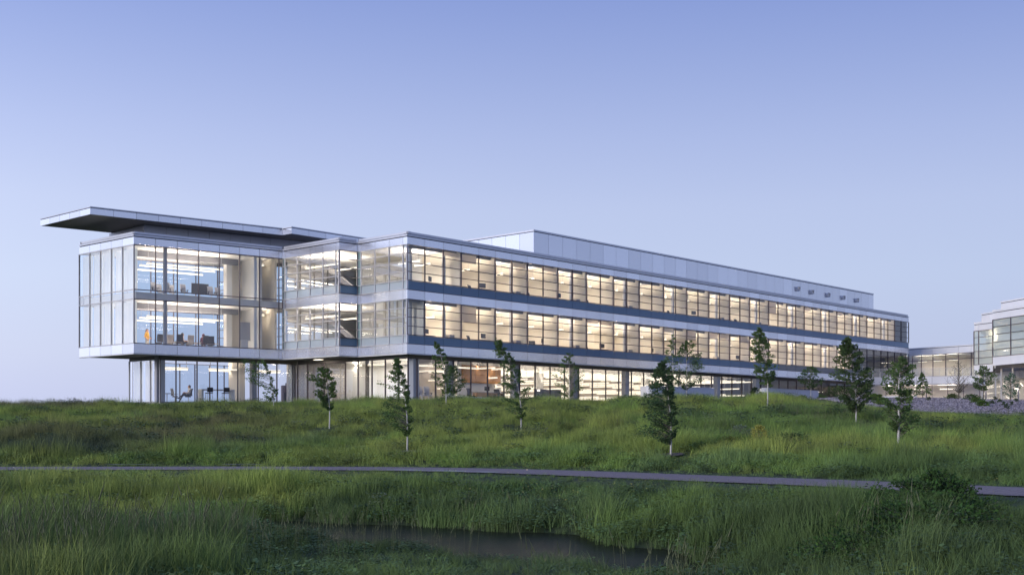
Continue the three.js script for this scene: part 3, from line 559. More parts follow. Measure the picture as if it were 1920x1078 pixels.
{
  const nb = thing('neighbouring_building', 'white stepped neighbouring office building with grey-green glass at the right edge', 'office building');
  const a0 = P2(1827.6, 123), a1 = P2(1863, 120.3), ra = run(a0, a1), ea = [0, ra.sOf(1836.5), ra.len];
  const H = (y, d) => (HY - y) / F * d;
  const paleGlass = Ph({ color: rgb(0.70, 0.78, 0.73), transmission: 0.45, thickness: 0, roughness: 0.12, ior: 2.0 });
  whiteBlock(nb, ra, [[10.12, 10.75, 'panel'], [10.75, 11.02, 'coping'], [6.55, 10.12, paleGlass], [5.75, 6.55, 'panel']], ea, { trans: [7.27, 7.98, 8.7, 9.42] });
  const b0 = P2(1862.9, 110), b1 = P2(1990, 100.5), rb = run(b0, b1), eb = [0, rb.sOf(1896.7), rb.sOf(1931), rb.sOf(1964), rb.len];
  whiteBlock(nb, rb, [[10.12, 10.75, 'panel'], [10.75, 11.02, 'coping'], [6.62, 10.12, Ph({ color: rgb(0.62, 0.71, 0.68), roughness: 0.05, transmission: 0.4, thickness: 0, ior: 2.0 })], [5.8, 6.62, 'panel']], eb, { trans: [7.3, 8.0, 8.72, 9.42] });
  // step between the two faces, upper setbacks
  const st = run(a1, b0); st.n.set(-0.6, 0.2).normalize();
  const g0 = P2(1878.6, 112.2), g1 = P2(2000, 103), rg = run(g0, g1), g2 = P2(1843, 122.5), g3 = P2(1878.6, 120), rh = run(g2, g3);
  whiteBlock(nb, rg, [[1.6, 5.72, M.glassL]], [0, rg.sOf(1899.5), rg.sOf(1925), rg.len]);
  whiteBlock(nb, rh, [[1.6, 5.6, M.glassL]], [0, rh.sOf(1868), rh.len]);
  const body = [a0, a1, b0, b1, off(b1, 14, 4), off(a0, 14, 4)];
  for (const [y0, y1, m] of [[10.3, 10.7, M.slab], [6.1, 6.5, M.slab], [5.72, 5.86, M.soffit]]) part(nb, y1 < 6 ? 'soffit' : 'floor_slab', slabGeo(insetPoly(body, 0.25), y0, y1), m);
  part(nb, 'floor_slab', slabGeo([g2, g3, g0, g1, off(g1, 12, 3), off(g2, 12, 3)], 1.3, 2.1), M.carpet);
  const bw = run(off(a0, 2.2, -0.4), off(b1, 5, 0)); band(nb, bw, 2.0, 10.4, 0, 0.2, 'back_wall', M.cream);
  const u1 = run(P2(1841.4, 124), P2(1872, 121)), u2 = run(P2(1878, 116), P2(2000, 106));
  for (const [r, y0, y1] of [[u1, 10.6, H(586.2, 123)], [u2, 10.6, H(561.2, 114)]]) { whiteBlock(nb, r, [[y0, y1 - 0.2, 'panel'], [y1 - 0.2, y1, 'coping']], seq(0, r.len / Math.round(r.len / 1.9), Math.round(r.len / 1.9) + 1)); part(nb, 'penthouse', slabGeo(insetPoly([r.A, r.B, off(r.B, 8, 2), off(r.A, 8, 2)], 0.2), y0, y1 - 0.25), M.joint); }
  pendant('warm pendant high inside the ground floor of the neighbouring building', 2.5, 5.72, 0.9, rg.at(4, 0, -1.5), rg.turn, 150, 'neighbour pendants');
  pendant('warm pendant inside the narrow left bay of the neighbouring building', 1.6, 10.3, 0.9, ra.at(1.2, 0, -1.2), ra.turn, 130, 'neighbour pendants');
  pendant('warm pendant in the low left bay of the neighbouring building', 1.6, 5.72, 0.9, rh.at(1.2, 0, -1.5), rh.turn, 150, 'neighbour pendants');
}
{ // distant tower seen through the ground floor lounge
  const d = 420, p = at(539.5, 750, d), w = 24 / F * d, h = (750 - 713) / F * d + 8;
  const t = thing('distant_tower', 'brown distant block seen through the ground-floor lounge glass', 'tower', null, [p.x, -6, p.z], 0.3);
  part(t, 'wall', bx(w, h + 6, w, 0, (h + 6) / 2, 0), S({ color: rgb(0.12, 0.09, 0.1), roughness: 0.8 }));
  part(t, 'roof_box', bx(w * 0.4, 1, w * 0.4, 0, h + 6.4, 0), M.grey); part(t, 'antenna', cyl(0.15, 0.05, 4, 0, h + 6.8, 0), M.grey);
  for (let i = 0; i < 4; i++) part(t, 'window', bx(0.6, h * 0.8, 0.1, -w * 0.3 + i * w * 0.2, h * 0.5 + 5, w / 2 + 0.03), M.dark);
}
if (spare.length) {
  const byMat = new Map(); for (const [g, m] of spare) { if (!byMat.has(m)) byMat.set(m, []); byMat.get(m).push(g); }
  for (const [m, gs] of byMat) part(office, 'far_glazing', mergeGeometries(gs), m).userData.kind = 'stuff';
}

// ---------------------------------------------------------------- retaining walls, gravel
function wallThing(label, pts, y0, y1, t = 0.3, seg = 1.9) {
  const w = thing('retaining_wall', label, 'retaining wall', 'pale concrete walls by the building', [0, 0, 0]);
  for (let i = 0; i < pts.length - 1; i++) {
    const r = run(pts[i], pts[i + 1]), n = Math.max(1, Math.round(r.len / seg)), e = seq(0, r.len / n, n + 1);
    panels(w, r, e, y0, y1 - 0.08, 'wall_panel', [M.concrete], 0, t, 0.02); band(w, r, y1 - 0.08, y1, 0.02, t + 0.04, 'wall_cap', M.concrete, -0.02, r.len + 0.02);
  }
  return w;
}
wallThing('long pale concrete wall on the crest behind the dark slender trees', [P2(1201, 103), P2(1216.7, 100), P2(1340, 106)], 2.0, 3.6);
wallThing('pale concrete wall at the head of the gravel slope', [P2(1422, 108), P2(1435, 105), P2(1536, 113)], 2.0, 3.57);
wallThing('low white wall end in the grass by the kitchenette', [P2(833, 87.5), P2(843, 85.5), P2(948, 92)], 1.6, 2.32);
wallThing('low grey wall beside the link building behind the twin-stemmed tree', [P2(1655, 122), P2(1716, 118)], 2.3, 3.25);

const gravelIn = (X, Z) => {
  const d = -Z, sx = CX + F * X / d;
  if (sx < 1530 || d > 150) return false;
  const edge = [[1530, 104], [1560, 92], [1600, 83], [1640, 80], [1760, 79.5], [1940, 79], [2400, 79]];
  let k = 0; while (k < edge.length - 2 && edge[k + 1][0] < sx) k++;
  return d > lerp(edge[k][1], edge[k + 1][1], clamp((sx - edge[k][0]) / (edge[k + 1][0] - edge[k][0]), 0, 1)) + 0.8 * (noise(X * 0.6, Z * 0.6) - 0.5);
};
{
  const pos = [], idx = [], uv = [], nx = 90, nd = 50;
  for (let j = 0; j <= nd; j++) for (let i = 0; i <= nx; i++) {
    const sx = 1530 + 620 * i / nx, e = sx < 1560 ? lerp(104, 92, (sx - 1530) / 30) : sx < 1600 ? lerp(92, 83, (sx - 1560) / 40) : sx < 1640 ? lerp(83, 80, (sx - 1600) / 40) : lerp(80, 79, clamp((sx - 1640) / 120, 0, 1));
    const d = lerp(e, 150, (j / nd) ** 1.3), X = (sx - CX) / F * d; pos.push(X, height(X, -d) + 0.05, -d); uv.push(X, d);
  }
  for (let j = 0; j < nd; j++) for (let i = 0; i < nx; i++) { const a = j * (nx + 1) + i, b = a + 1, c = a + nx + 1; idx.push(a, b, c, b, c + 1, c); }
  const g = new THREE.BufferGeometry(); g.setAttribute('position', new THREE.Float32BufferAttribute(pos, 3)); g.setAttribute('uv', new THREE.Float32BufferAttribute(uv, 2)); g.setIndex(idx); g.computeVertexNormals();
  const tex = grain(256, 256, (i, j) => { const v = 70 + 70 * hash2(i >> 1, j >> 1); return [v * 1.02, v * 0.94, v * 1.02]; }); tex.colorSpace = THREE.SRGBColorSpace; tex.repeat.set(0.3, 0.3);
  struct('gravel_bed', g, S({ map: tex, roughness: 1 }), 'grey-purple gravel slope below the link building');
  const geo = new THREE.IcosahedronGeometry(0.5, 0).scale(1, 0.6, 0.8), n = 16000, im = new THREE.InstancedMesh(geo, S({ color: 0xffffff, roughness: 0.95, flatShading: true }), n), m = new THREE.Matrix4(), q = new THREE.Quaternion(), e = new THREE.Euler();
  let k = 0;
  for (let tries = 0; k < n && tries < 200000; tries++) {
    const d = lerp(79, 112, rnd() ** 1.4), sx = rr(1530, 2050), X = (sx - CX) / F * d; if (!gravelIn(X, -d)) continue;
    const s = rr(0.08, 0.24); q.setFromEuler(e.set(rr(0, 3), rr(0, 6), rr(0, 3)));
    im.setMatrixAt(k, m.compose(new THREE.Vector3(X, height(X, -d) + 0.07, -d), q, new THREE.Vector3(s, s, s)));
    const v = rr(0.10, 0.34); im.setColorAt(k++, rgb(v * 1.04, v * 0.95, v * 1.03));
  }
  im.count = k; im.name = 'gravel_stones'; im.userData = { kind: 'stuff', label: 'loose grey and purple stones covering the slope' }; scene.add(im);
}

// ---------------------------------------------------------------- furniture
function chairProto(colour) {
  const g = new THREE.Group();
  const back = new THREE.BoxGeometry(0.5, 0.62, 0.06, 4, 4, 1); { const p = back.attributes.position; for (let i = 0; i < p.count; i++) p.setZ(i, p.getZ(i) + 0.35 * p.getX(i) ** 2 - 0.06 * (p.getY(i) / 0.31) ** 2); back.computeVertexNormals(); }
  part(g, 'backrest', back.rotateX(-0.12).translate(0, 0.86, -0.24), colour);
  part(g, 'seat', new THREE.CylinderGeometry(0.27, 0.25, 0.09, 14).scale(1, 1, 0.95).translate(0, 0.48, 0.02), colour);
  const legs = [cyl(0.03, 0.03, 0.36, 0, 0.08, 0)]; for (let i = 0; i < 5; i++) legs.push(bx(0.3, 0.035, 0.045, 0.15, 0.07, 0).rotateY(i * 1.2566));
  part(g, 'base', flat(legs), M.steel);
  part(g, 'armrest', bx(0.05, 0.03, 0.3, 0.29, 0.68, 0), M.dark); part(g, 'armrest', bx(0.05, 0.03, 0.3, -0.29, 0.68, 0), M.dark);
  part(g, 'arm_post', bx(0.04, 0.22, 0.05, 0.29, 0.56, 0), M.dark); part(g, 'arm_post', bx(0.04, 0.22, 0.05, -0.29, 0.56, 0), M.dark);
  return g;
}
const protos = { dark: chairProto(M.dark), grey: chairProto(M.column), beige: chairProto(M.beige) };
function addClone(p, name, label, cat, group, pos, turn, k = 1) { const c = p.clone(); c.name = numbered(name); c.position.set(...pos); c.rotation.y = turn; c.scale.setScalar(k); scene.add(c); return tag(c, label, cat, group); }
function deskProto(w = 1.4, h = 0.74) { const g = new THREE.Group(); part(g, 'desk_top', bx(w, 0.04, 0.7, 0, h - 0.02, 0), M.beige); for (const x of [-1, 1]) part(g, 'leg', bx(0.05, h - 0.04, 0.6, x * (w / 2 - 0.05), (h - 0.04) / 2, 0), M.steel); return g; }
const desk = deskProto(), standDesk = deskProto(1.4, 1.0);
const monitor = new THREE.Group();
part(monitor, 'screen', bx(0.62, 0.37, 0.035, 0, 0.33, 0), M.dark); part(monitor, 'stand', flat([bx(0.05, 0.2, 0.04, 0, 0.11, -0.04), bx(0.24, 0.015, 0.18, 0, 0.008, -0.03)]), M.steel);
const cabinet = new THREE.Group();
part(cabinet, 'body', bx(0.6, 1.2, 0.5, 0, 0.6, 0), M.beige); for (const y of [0.3, 0.7, 1.05]) part(cabinet, 'drawer', bx(0.56, y > 1 ? 0.22 : 0.36, 0.02, 0, y, 0.26), M.column);
{
  const names = { 1: 'middle-floor', 2: 'top-floor' };
  const bayOf = (x, f) => { const s = R.main.sOf(x), a = f === 2 ? PART_UP : PART_LO; return a.filter(v => v < s).length + (f === 2 ? 1 : 0); };
  const list = [[2, 'm', 806], [2, 'c', 886], [2, 'm', 904], [2, 'b', 968], [2, 'c', 996], [2, 'm', 1048], [2, 'b', 1080], [2, 'c', 1102], [2, 'b', 1179], [2, 'c', 1259], [2, 'm', 1301], [2, 'b', 1352], [2, 'c', 1384], [2, 'b', 1422], [2, 'b', 1490],
    [1, 'm', 799], [1, 'b', 843], [1, 'c', 884], [1, 'm', 906], [1, 'b', 968], [1, 'c', 999], [1, 'm', 1017], [1, 'b', 1079], [1, 'c', 1106], [1, 'm', 1129], [1, 'b', 1179], [1, 'c', 1202], [1, 'm', 1224], [1, 'c', 1289], [1, 'b', 1344], [1, 'm', 1384]];
  for (const [f, k, x] of list) {
    const o = 0.95, p = R.main.at(R.main.sOf(x, -o), FLOOR[f], -o), bay = ORD[clamp(bayOf(x, f) - 1, 0, 23)], where = `at the window of the ${bay} ${names[f]} office`;
    if (k === 'c') addClone(protos.dark, 'office_chair', `dark office chair with its back ${where}`, 'office chair', 'office chairs by the windows', p, R.main.turn + rr(-0.7, 0.7), 1.12);
    else if (k === 'b') addClone(cabinet, 'filing_cabinet', `beige filing cabinet ${where}`, 'cabinet', 'cabinets by the windows', p, R.main.turn);
    else { addClone(standDesk, 'desk', `desk carrying a dark monitor ${where}`, 'desk', 'desks by the windows', p, R.main.turn); addClone(monitor, 'monitor', `dark monitor on the desk ${where}`, 'monitor', 'monitors by the windows', [p[0], p[1] + 1.0, p[2]], R.main.turn + rr(-0.6, 0.6), 1.05); }
  }
  // box, third floor: chairs and a large screen
  const put = (x, d, y) => [(x - CX) / F * d, y, -d];
  [[290, 95.6], [300, 97], [312, 95.8], [322, 97.4], [345, 97], [396, 98.5], [410, 99.3]].forEach(([x, d], i) => addClone(protos.grey, 'office_chair', `grey chair, ${ORD[i]} from the corner at the top window of the glass box`, 'office chair', 'chairs on the top floor of the glass box', put(x, d, FLOOR[2]), R.boxU.turn + rr(-0.5, 0.5), 1.0));
  const sc = thing('display_stand', 'large dark screen on a stand at the top window of the glass box', 'screen', null, put(374, 98.5, FLOOR[2]), R.boxU.turn);
  part(sc, 'screen', bx(1.5, 0.85, 0.06, 0, 0.95, 0), M.dark); part(sc, 'pole', bx(0.08, 0.6, 0.08, 0, 0.3, -0.02), M.steel); part(sc, 'foot', bx(0.9, 0.04, 0.5, 0, 0.02, 0), M.steel);
  // box, second floor
  [[316, 97, 'beige'], [336, 96.6, 'dark'], [355, 97.6, 'beige'], [381, 97.9, 'dark'], [394, 98.6, 'dark'], [296, 96.4, 'dark']].forEach(([x, d, c], i) => addClone(protos[c], 'office_chair', `${c} chair number ${ORD[i]} in the meeting room with three people`, 'office chair', 'meeting room chairs', put(x, d, FLOOR[1]), R.boxU.turn + Math.PI + rr(-0.4, 0.4), 1.05));
  const tb = thing('meeting_table', 'long pale table in the middle-floor meeting room', 'table', null, put(360, 99.5, FLOOR[1]), R.boxU.turn);
  part(tb, 'table_top', bx(4.2, 0.05, 1.2, 0, 0.72, 0), M.beige); for (const x of [-1.6, 1.6]) part(tb, 'leg', bx(0.1, 0.7, 0.8, x, 0.35, 0), M.steel);
  const wb = thing('whiteboard_screen', 'grey wall screen at the right of the meeting room', 'screen', null, put(458, 100.2, FLOOR[1] + 1.0), R.boxU.turn);
  part(wb, 'panel', bx(1.0, 1.5, 0.05, 0, 0.8, 0), M.column); part(wb, 'frame', bx(1.06, 0.05, 0.07, 0, 0.03, 0), M.steel); part(wb, 'stand', bx(0.6, 1.0, 0.05, 0, -0.5, -0.02), M.steel);
  // ground floor lounge
  const ht = thing('high_table', 'white high table with two dark chairs in the ground-floor lounge', 'table', null, put(405, 99.5, FLOOR[0]), R.boxU.turn);
  part(ht, 'table_top', bx(2.9, 0.09, 0.9, 0, 1.05, 0), M.white); for (const x of [-1.4, 1.4]) part(ht, 'leg', bx(0.16, 1.0, 0.8, x, 0.5, 0), M.white);
  const stool = new THREE.Group(); part(stool, 'seat', bx(0.48, 0.06, 0.44, 0, 0.72, 0), M.dark); part(stool, 'backrest', bx(0.48, 0.38, 0.05, 0, 0.98, -0.22), M.dark); part(stool, 'leg', flat([-1, 1].flatMap(a => [-1, 1].map(b => bx(0.03, 0.7, 0.03, a * 0.2, 0.35, b * 0.18)))), M.steel);
  addClone(stool, 'bar_stool', 'dark stool at the left end of the white high table', 'stool', 'stools at the high table', put(391, 98.4, FLOOR[0]), R.boxU.turn + Math.PI, 1.05);
  addClone(stool, 'bar_stool', 'dark stool at the right end of the white high table', 'stool', 'stools at the high table', put(422, 98.9, FLOOR[0]), R.boxU.turn + Math.PI, 1.05);
  addClone(protos.beige, 'lounge_chair', 'tan chair facing the seated reader in the ground-floor lounge', 'chair', null, put(327, 99.2, FLOOR[0]), R.boxU.turn + Math.PI / 2);
  addClone(protos.dark, 'lounge_chair', 'dark chair under the person sitting in the ground-floor lounge', 'chair', null, put(352, 99.2, FLOOR[0]), R.boxU.turn - Math.PI / 2);
  const ct = thing('coffee_table', 'low dark round table beside the seated reader', 'table', null, put(312, 98.6, FLOOR[0]), 0);
  part(ct, 'table_top', cyl(0.45, 0.45, 0.04, 0, 0.7, 0, 20), M.dark); part(ct, 'stem', cyl(0.04, 0.04, 0.7, 0, 0, 0), M.steel);
  // kitchenette counter, chairs, monitor
  const kc = thing('counter', 'long wooden counter below the orange wall panels', 'counter', null, RG.gMain.at(RG.gMain.sOf(915, -2.4), FLOOR[0], -2.4), RG.gMain.turn);
  part(kc, 'counter_top', bx(3.6, 0.06, 0.7, 0, 0.95, 0), M.beige); part(kc, 'front_panel', bx(3.5, 0.9, 0.05, 0, 0.46, 0.28), M.wood); part(kc, 'side_panel', bx(0.05, 0.9, 0.5, -1.7, 0.46, 0), M.wood);
  addClone(monitor, 'monitor', 'dark monitor standing on the wooden counter', 'monitor', null, RG.gMain.at(RG.gMain.sOf(913, -2.4), FLOOR[0] + 0.98, -2.4), RG.gMain.turn);
  [[791, 1.6], [803, 1.6], [884, 2], [934, 1.9]].forEach(([x, o], i) => addClone(i < 2 ? protos.grey : protos.dark, 'cafe_chair', `${i < 2 ? 'grey' : 'dark'} cafe chair, ${ORD[i]} along the ground-floor kitchenette window`, 'chair', 'cafe chairs in the kitchenette', RG.gMain.at(RG.gMain.sOf(x, -o), FLOOR[0] + 0, -o), RG.gMain.turn + rr(-0.5, 0.5), 1.1));
  const gp = thing('low_partition', 'low grey-brown partition behind the glass of the ground-floor hall', 'partition', null, RG.gMain.at(RG.gMain.sOf(1027, -1.4), FLOOR[0], -1.4), RG.gMain.turn);
  part(gp, 'panel', bx(3.8, 1.35, 0.08, 0, 0.675, 0), M.beige); part(gp, 'cap', bx(3.84, 0.03, 0.1, 0, 1.365, 0), M.steel);
}

// ---------------------------------------------------------------- people
function person(label, pos, turn, joints, tones, cell) {
  // joints: capsules [ax,ay,az, bx,by,bz, ra, rb, tone]; one continuous surface
  const res = 72, size = 2.0, mc = new MarchingCubes(res, M.white, false, false, 120000); mc.isolation = 0;
  const sd = (x, y, z) => {
    let acc = 0, best = 1e9, tone = 0; const k = 38;
    for (const c of joints) {
      const vx = c[3] - c[0], vy = c[4] - c[1], vz = c[5] - c[2], wx = x - c[0], wy = y - c[1], wz = z - c[2];
      const t = clamp((vx * wx + vy * wy + vz * wz) / (vx * vx + vy * vy + vz * vz + 1e-9), 0, 1);
      const d = Math.hypot(wx - vx * t, wy - vy * t, wz - vz * t) - lerp(c[6], c[7], t);
      acc += Math.exp(-k * Math.min(d, 3)); if (d < best) { best = d; tone = c[8]; }
    }
    return [-Math.log(acc + 1e-30) / k, tone];
  };
  for (let kz = 0; kz < res; kz++) for (let j = 0; j < res; j++) for (let i = 0; i < res; i++) {
    const x = (i / res * 2 - 1) * size / 2, y = (j / res * 2 - 1) * size / 2 + 0.95, z = (kz / res * 2 - 1) * size / 2;
    mc.field[i + j * res + kz * res * res] = -sd(x, y, z)[0];
  }
  mc.update();
  const n = mc.count ?? mc.geometry.drawRange.count, P = mc.positionArray.slice(0, n * 3), N = mc.normalArray.slice(0, n * 3), C = new Float32Array(n * 3);
  for (let i = 0; i < n; i++) {
    const x = P[i * 3] * size / 2, y = P[i * 3 + 1] * size / 2 + 0.95, z = P[i * 3 + 2] * size / 2; P[i * 3] = x; P[i * 3 + 1] = y; P[i * 3 + 2] = z;
    const c = tones[sd(x, y, z)[1]]; C.set(c, i * 3);
  }
  const g = new THREE.BufferGeometry(); g.setAttribute('position', new THREE.BufferAttribute(P, 3)); g.setAttribute('normal', new THREE.BufferAttribute(N, 3)); g.setAttribute('color', new THREE.BufferAttribute(C, 3));
  const t = thing('person', label, 'person', null, pos, turn);
  part(t, 'body', g, S({ vertexColors: true, roughness: 0.85 }));
  return t;
}
const headAt = (x, y, z, skin, hair, long) => {
  const h = [[x, y - 0.04, z + 0.02, x, y + 0.05, z, 0.085, 0.095, skin], [x, y - 0.005, z + 0.1, x, y - 0.025, z + 0.105, 0.014, 0.018, skin], [x - 0.095, y, z, x - 0.095, y + 0.02, z, 0.02, 0.02, skin], [x + 0.095, y, z, x + 0.095, y + 0.02, z, 0.02, 0.02, skin],
    [x, y + 0.05, z - 0.025, x, y + 0.075, z - 0.015, 0.1, 0.095, hair]];
  if (long) h.push([x, y + 0.02, z - 0.07, x, y - 0.2, z - 0.09, 0.085, 0.06, hair]);
  return h;
};
const hand = (x, y, z, dx, dy, dz, tone) => { const o = [[x, y, z, x + dx * 0.07, y + dy * 0.07, z + dz * 0.07, 0.035, 0.038, tone]]; for (let i = 0; i < 4; i++) { const s = (i - 1.5) * 0.02; o.push([x + dx * 0.07 + s, y + dy * 0.07, z + dz * 0.07 + s * 0.3, x + dx * (0.14 + (i % 3) * 0.01) + s * 1.2, y + dy * 0.14, z + dz * 0.14 + 0.01, 0.011, 0.008, tone]); } o.push([x, y, z, x + dx * 0.06 + 0.03, y + dy * 0.06, z + dz * 0.06 + 0.04, 0.014, 0.009, tone]); return o; };
const SKIN = [0.42, 0.24, 0.16], HAIR = [0.02, 0.014, 0.012], BROWN = [0.06, 0.025, 0.015];
const standing = (long) => [
  [-0.09, 0.92, 0, -0.11, 0.5, 0.02, 0.1, 0.065, 2], [-0.11, 0.5, 0.02, -0.11, 0.1, -0.01, 0.065, 0.042, 2], [-0.11, 0.05, -0.02, -0.12, 0.03, 0.14, 0.042, 0.032, 3],
  [0.09, 0.92, 0, 0.11, 0.5, 0.05, 0.1, 0.065, 2], [0.11, 0.5, 0.05, 0.12, 0.1, 0.02, 0.065, 0.042, 2], [0.12, 0.05, 0.01, 0.13, 0.03, 0.17, 0.042, 0.032, 3],
  [0, 0.92, 0, 0, 1.12, 0.01, 0.15, 0.125, 1], [0, 1.12, 0.01, 0, 1.36, 0, 0.13, 0.145, 1], [-0.13, 1.38, 0, 0.13, 1.38, 0, 0.075, 0.075, 1], [0, 1.4, 0, 0, 1.5, 0.02, 0.055, 0.052, 0],
  [-0.19, 1.37, 0, -0.25, 1.1, -0.02, 0.055, 0.045, 1], [-0.25, 1.1, -0.02, -0.2, 0.92, 0.14, 0.042, 0.03, 0], ...hand(-0.2, 0.92, 0.14, 0.2, -0.6, 0.7, 0),
  [0.19, 1.37, 0, 0.25, 1.1, 0, 0.055, 0.045, 1], [0.25, 1.1, 0, 0.2, 0.98, 0.2, 0.042, 0.03, 0], ...hand(0.2, 0.98, 0.2, -0.2, -0.1, 0.95, 0), ...headAt(0, 1.58, 0.02, 0, 4, long)];
const seated = (seat, recline) => {
  const b = recline ? -0.12 : -0.02;
  return [[-0.09, seat + 0.1, 0, -0.12, seat + 0.12, 0.42, 0.1, 0.07, 2], [-0.12, seat + 0.12, 0.42, -0.12, 0.1, recline ? 0.7 : 0.45, 0.065, 0.042, 2], [-0.12, 0.06, recline ? 0.7 : 0.45, -0.12, 0.06, recline ? 0.86 : 0.6, 0.04, 0.032, 3],
    [0.09, seat + 0.1, 0, 0.12, seat + 0.16, 0.42, 0.1, 0.07, 2], [0.12, seat + 0.16, 0.42, recline ? -0.05 : 0.12, recline ? 0.34 : 0.1, recline ? 0.78 : 0.45, 0.065, 0.042, 2], [recline ? -0.05 : 0.12, recline ? 0.33 : 0.06, recline ? 0.8 : 0.45, recline ? -0.1 : 0.12, recline ? 0.36 : 0.05, recline ? 0.94 : 0.6, 0.04, 0.03, 3],
    [0, seat + 0.1, 0, 0, seat + 0.32, b * 0.5, 0.15, 0.13, 1], [0, seat + 0.32, b * 0.5, 0, seat + 0.55, b, 0.13, 0.145, 1], [-0.13, seat + 0.57, b, 0.13, seat + 0.57, b, 0.075, 0.075, 1], [0, seat + 0.6, b, 0, seat + 0.7, b + 0.02, 0.055, 0.052, 0],
    [-0.19, seat + 0.56, b, -0.24, seat + 0.3, 0.04, 0.055, 0.045, 1], [-0.24, seat + 0.3, 0.04, -0.12, seat + 0.27, 0.28, 0.042, 0.03, 0], ...hand(-0.12, seat + 0.27, 0.28, 0.3, 0, 0.9, 0),
    [0.19, seat + 0.56, b, 0.24, seat + 0.3, 0.04, 0.055, 0.045, 1], [0.24, seat + 0.3, 0.04, 0.12, seat + 0.3, 0.28, 0.042, 0.03, 0], ...hand(0.12, seat + 0.3, 0.28, -0.3, 0, 0.9, 0), ...headAt(0, seat + 0.79, b + 0.03, 0, 4, false)];
};
{
  const put = (x, d, y) => [(x - CX) / F * d, y, -d];
  person('standing person with long dark hair in a yellow top by the corner window', put(274.5, 97.5, FLOOR[1]), 1.2, standing(true), [SKIN, [0.62, 0.33, 0.04], [0.68, 0.64, 0.6], [0.1, 0.08, 0.07], BROWN]);
  person('dark-haired person in a pale top sitting at the meeting table', put(341, 97.6, FLOOR[1]), 2.2, seated(0.48, false), [SKIN, [0.5, 0.42, 0.4], [0.06, 0.06, 0.08], [0.04, 0.03, 0.03], HAIR]);
  person('person with dark red hair and dark top seen from behind in the meeting room', put(380.5, 98.6, FLOOR[1]), 3.4, seated(0.48, false), [SKIN, [0.1, 0.03, 0.05], [0.06, 0.06, 0.08], [0.04, 0.03, 0.03], [0.07, 0.012, 0.02]]);
  person('person in a white shirt and dark trousers reclining in the ground-floor lounge', put(352, 99.2, FLOOR[0]), -1.25, seated(0.5, true), [SKIN, [0.7, 0.66, 0.64], [0.03, 0.03, 0.045], [0.03, 0.03, 0.03], HAIR]);
}

// ---------------------------------------------------------------- trees
const bark = [0.5, 0.48, 0.44], barkDark = [0.10, 0.085, 0.07], barkAll = S({ vertexColors: true, roughness: 0.95 });
const leafMat = Ph({ vertexColors: true, roughness: 1, transmission: 0.3, thickness: 0, specularIntensity: 0.5, side: THREE.DoubleSide });
const STEMS = [];
